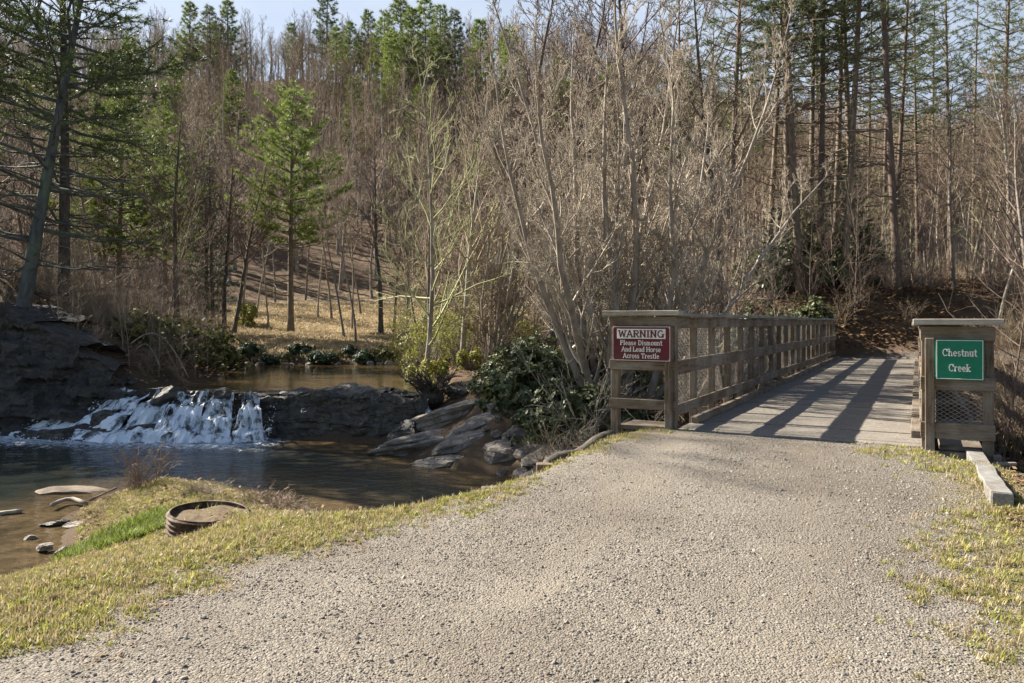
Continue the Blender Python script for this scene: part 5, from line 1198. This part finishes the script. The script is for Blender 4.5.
# signs: slab-serif letters drawn as strokes
def arc(cx, cy, rx, ry, a0, a1, n=9): return [(cx + rx * math.cos(R(a)), cy + ry * math.sin(R(a))) for a in np.linspace(a0, a1, n)]
def S_(pts, a=None, b=None): return (pts, a, b)         # a, b: put a serif across the start / end
x5 = .66
GLYPH = {
 'W': (1.15, [S_([(.1, 1), (.33, 0)], 1), S_([(.33, 0), (.57, .9)]), S_([(.57, .9), (.81, 0)]), S_([(.81, 0), (1.05, 1)], None, 1)]),
 'A': (.95, [S_([(.1, 0), (.47, 1)], 1), S_([(.47, 1), (.85, 0)], None, 1), S_([(.25, .35), (.7, .35)])]),
 'R': (.9, [S_([(.2, 0), (.2, 1)], 1, 1), S_([(.2, .95)] + arc(.5, .73, .25, .22, 90, -90) + [(.2, .51)]), S_([(.45, .5), (.8, 0)], None, 1)]),
 'N': (.98, [S_([(.2, 0), (.2, 1)], 1, 1), S_([(.2, 1), (.78, 0)]), S_([(.78, 0), (.78, 1)], None, 1)]),
 'I': (.5, [S_([(.25, 0), (.25, 1)], 1, 1)]),
 'G': (.95, [S_(arc(.5, .5, .36, .47, 45, 330, 16)), S_([(.83, .0), (.83, .45)], None, 1)]),
 'P': (.82, [S_([(.2, 0), (.2, 1)], 1, 1), S_([(.2, .95)] + arc(.48, .72, .25, .23, 90, -90) + [(.2, .49)])]),
 'D': (.92, [S_([(.2, 0), (.2, 1)], 1, 1), S_([(.2, .95)] + arc(.42, .5, .36, .45, 90, -90, 12) + [(.2, .05)])]),
 'L': (.8, [S_([(.2, 0), (.2, 1)], 1, 1), S_([(.2, .05), (.72, .05), (.72, .25)])]),
 'H': (1.0, [S_([(.2, 0), (.2, 1)], 1, 1), S_([(.8, 0), (.8, 1)], 1, 1), S_([(.2, .5), (.8, .5)])]),
 'T': (.9, [S_([(.45, 0), (.45, 1)], 1), S_([(.1, .78), (.1, .95), (.8, .95), (.8, .78)])]),
 'C': (.92, [S_(arc(.5, .5, .36, .47, 40, 320, 16)), S_([(.78, .66), (.78, .97)])]),
 'l': (.42, [S_([(.2, 0), (.2, 1)], 1, 1)]),
 'd': (.72, [S_(arc(.35, .32, .24, .31, 0, 360, 14)), S_([(.59, 0), (.59, 1)], 1, 1)]),
 'h': (.76, [S_([(.18, 0), (.18, 1)], 1, 1), S_(arc(.38, .4, .2, .24, 160, 0, 8) + [(.58, 0)], None, 1)]),
 'k': (.76, [S_([(.18, 0), (.18, 1)], 1, 1), S_([(.18, .25), (.58, .64)], None, 1), S_([(.32, .38), (.62, 0)], None, 1)]),
 't': (.5, [S_([(.22, .92), (.22, .15)] + arc(.36, .15, .14, .13, 180, 320, 6)), S_([(.06, x5), (.44, x5)])]),
 'e': (.68, [S_([(.12, .35), (.58, .35)] + arc(.35, .33, .23, .31, 5, 320, 14))]),
 'a': (.68, [S_(arc(.33, .42, .2, .23, 150, 0, 7) + [(.53, 0)], None, 1), S_(arc(.32, .19, .2, .18, 0, 360, 12))]),
 's': (.6, [S_(arc(.3, .47, .18, .17, 30, 270, 8) + arc(.3, .17, .19, .155, 90, -150, 9))]),
 'i': (.42, [S_([(.2, 0), (.2, x5)], 1, 1), S_([(.2, .86), (.2, .97)])]),
 'm': (1.05, [S_([(.16, 0), (.16, x5)], 1, 1), S_(arc(.33, .44, .17, .2, 160, 0, 7) + [(.5, 0)], None, 1), S_(arc(.67, .44, .17, .2, 160, 0, 7) + [(.84, 0)], None, 1)]),
 'n': (.74, [S_([(.18, 0), (.18, x5)], 1, 1), S_(arc(.38, .42, .2, .22, 160, 0, 8) + [(.58, 0)], None, 1)]),
 'o': (.68, [S_(arc(.34, .33, .24, .32, 0, 360, 14))]),
 'u': (.74, [S_([(.16, x5), (.16, .24)] + arc(.35, .22, .19, .2, 180, 360, 8), 1), S_([(.54, x5), (.54, 0)], 1, 1)]),
 'r': (.6, [S_([(.18, 0), (.18, x5)], 1, 1), S_(arc(.38, .44, .18, .2, 165, 30, 6))]),
 'c': (.62, [S_(arc(.35, .33, .23, .31, 45, 315, 12))]),
 ' ': (.4, []),
}
def lettering(name, text, cx, cz, h, width, m, parent, y, wt=.15):
    tot = sum(GLYPH[ch][0] for ch in text); kx = width / tot; mb = MB(); X0 = -width / 2
    fl = lambda q, x0: (cx + x0 + q[0] * kx, cz + (q[1] - .5) * h)
    w2 = wt * h / 2; th = .0035; nst = 0
    def bar(a, b, w_, y_):
        dx, dz = b[0] - a[0], b[1] - a[1]; l = math.hypot(dx, dz) + 1e-9; ex, ez = dx / l, dz / l; nx_, nz_ = -ez * w_, ex * w_
        a = (a[0] - ex * w_ * .3, a[1] - ez * w_ * .3); b = (b[0] + ex * w_ * .3, b[1] + ez * w_ * .3)
        r_ = [(a[0] + nx_, a[1] + nz_), (a[0] - nx_, a[1] - nz_), (b[0] - nx_, b[1] - nz_), (b[0] + nx_, b[1] + nz_)]
        V = [(q[0], y_, q[1]) for q in r_] + [(q[0], y_ + th + .01, q[1]) for q in r_]
        mb.add(V, [(0, 1, 2, 3), (4, 7, 6, 5), (0, 4, 5, 1), (1, 5, 6, 2), (2, 6, 7, 3), (3, 7, 4, 0)])
    for ch in text:
        w, strokes = GLYPH[ch]
        for pts, sa, sb in strokes:
            fp = [fl(q, X0) for q in pts]
            for i in range(len(fp) - 1): bar(fp[i], fp[i + 1], w2 * (1.15 if pts[i][0] == pts[i + 1][0] else .85), y - .0001 * (nst % 23)); nst += 1
            for s_, q in ((sa, fp[0]), (sb, fp[-1])):
                if s_:
                    zz_ = min(max(q[1], cz - h / 2 + w2 * .4), cz + h / 2 - w2 * .4)
                    bar((q[0] - w2 * 1.9, zz_), (q[0] + w2 * 1.9, zz_), w2 * .5, y - .003 - .0001 * (nst % 19)); nst += 1
        X0 += w * kx
    return mb.build(name, m, parent)
def sign(lx, lz, W, H, label, panel_m):
    wx, wy = uv2w(-1.3 + lx, V0 - .02 - .145)
    o = empty('trail_sign' if panel_m == 'sign_green' else 'warning_sign', (wx, wy, DECK + lz), (0, 0, -BA)); tag(o, label, 'sign')
    mb = MB(); mb.box((0, 0, 0), (W, .012, H), bev=.004); mb.build('panel', M[panel_m], o)
    mb = MB(); b = .006; e = .014; 
    for c0, d0 in (((0, -.0075, H / 2 - e), (W - 2 * e + b, .004, b)), ((0, -.0075, -H / 2 + e), (W - 2 * e + b, .004, b)), ((-W / 2 + e, -.0077, 0), (b, .004, H - 2 * e - b)), ((W / 2 - e, -.0077, 0), (b, .004, H - 2 * e - b))): mb.box(c0, d0)
    mb.build('border', M['sign_white'], o)
    for px_, pz_ in ((-W * .47, H * .44), (W * .47, H * .44), (-W * .47, -H * .44), (W * .47, -H * .44)):
        mb = MB(); mb.tube([(px_, -.004, pz_), (px_, -.012, pz_)], .007, 8); mb.build('screw', M['sign_metal'], o)
    return o
s1 = sign(XL - .375, 1.075, .78, .455, 'dark red WARNING sign on the left bridge panel', 'sign_red')
mb = MB(); mb.box((0, -.009, .125), (.64, .006, .125)); pl = mb.build('title_plate', M['sign_white'], s1)
lettering('title_lettering', 'WARNING', 0, .125, .088, .60, M['sign_red'], s1, -.016, .19)
for k, tx in enumerate(('Please Dismount', 'And Lead Horse', 'Across Trestle')):
    lettering('line_lettering', tx, 0, .012 - k * .083, .062, (.56, .52, .48)[k], M['sign_white'], s1, -.0105, .135)
s2 = sign(XR + .30, .955, .44, .43, 'green sign reading Chestnut Creek on the right bridge panel', 'sign_green')
lettering('line_lettering', 'Chestnut', 0, .075, .074, .315, M['sign_white'], s2, -.0105, .14)
lettering('line_lettering', 'Creek', 0, -.085, .074, .20, M['sign_white'], s2, -.0105, .14)

# kerb beam with stakes right of the wing
kb = empty('edge_beam', (0, 0, 0)); a = pz(968, 452, .16); b = pz(1003, 512, .10); kb.location = a
tag(kb, 'rough grey timber beam holding the trail edge below the green sign', 'timber')
d_ = b - a; mb = MB(); mb.box((d_.x / 2, d_.y / 2, -.03), (.15, d_.length, .24), rz=math.atan2(-d_.x, d_.y), seg=9, jit=.013); mb.build('beam', M['wood_cap'], kb)
for f in (.08, .34, .62, 1.0):
    mb = MB(); q = d_ * f; mb.box((q.x + .30, q.y + .02, -.10), (.42, .05, .035)); mb.build('stake', M['wood_capx'], kb)
tag(rock('stone', tuple(pz(1013, 525, -.05)), (.16, .3, .14), 901, M['rock'], .3, 3), 'grey stone set where the edge beam ends', 'rock')
# far end: old stump by the rails and cut log beside the trail
x, y = uv2w(-3.6, 31.2)
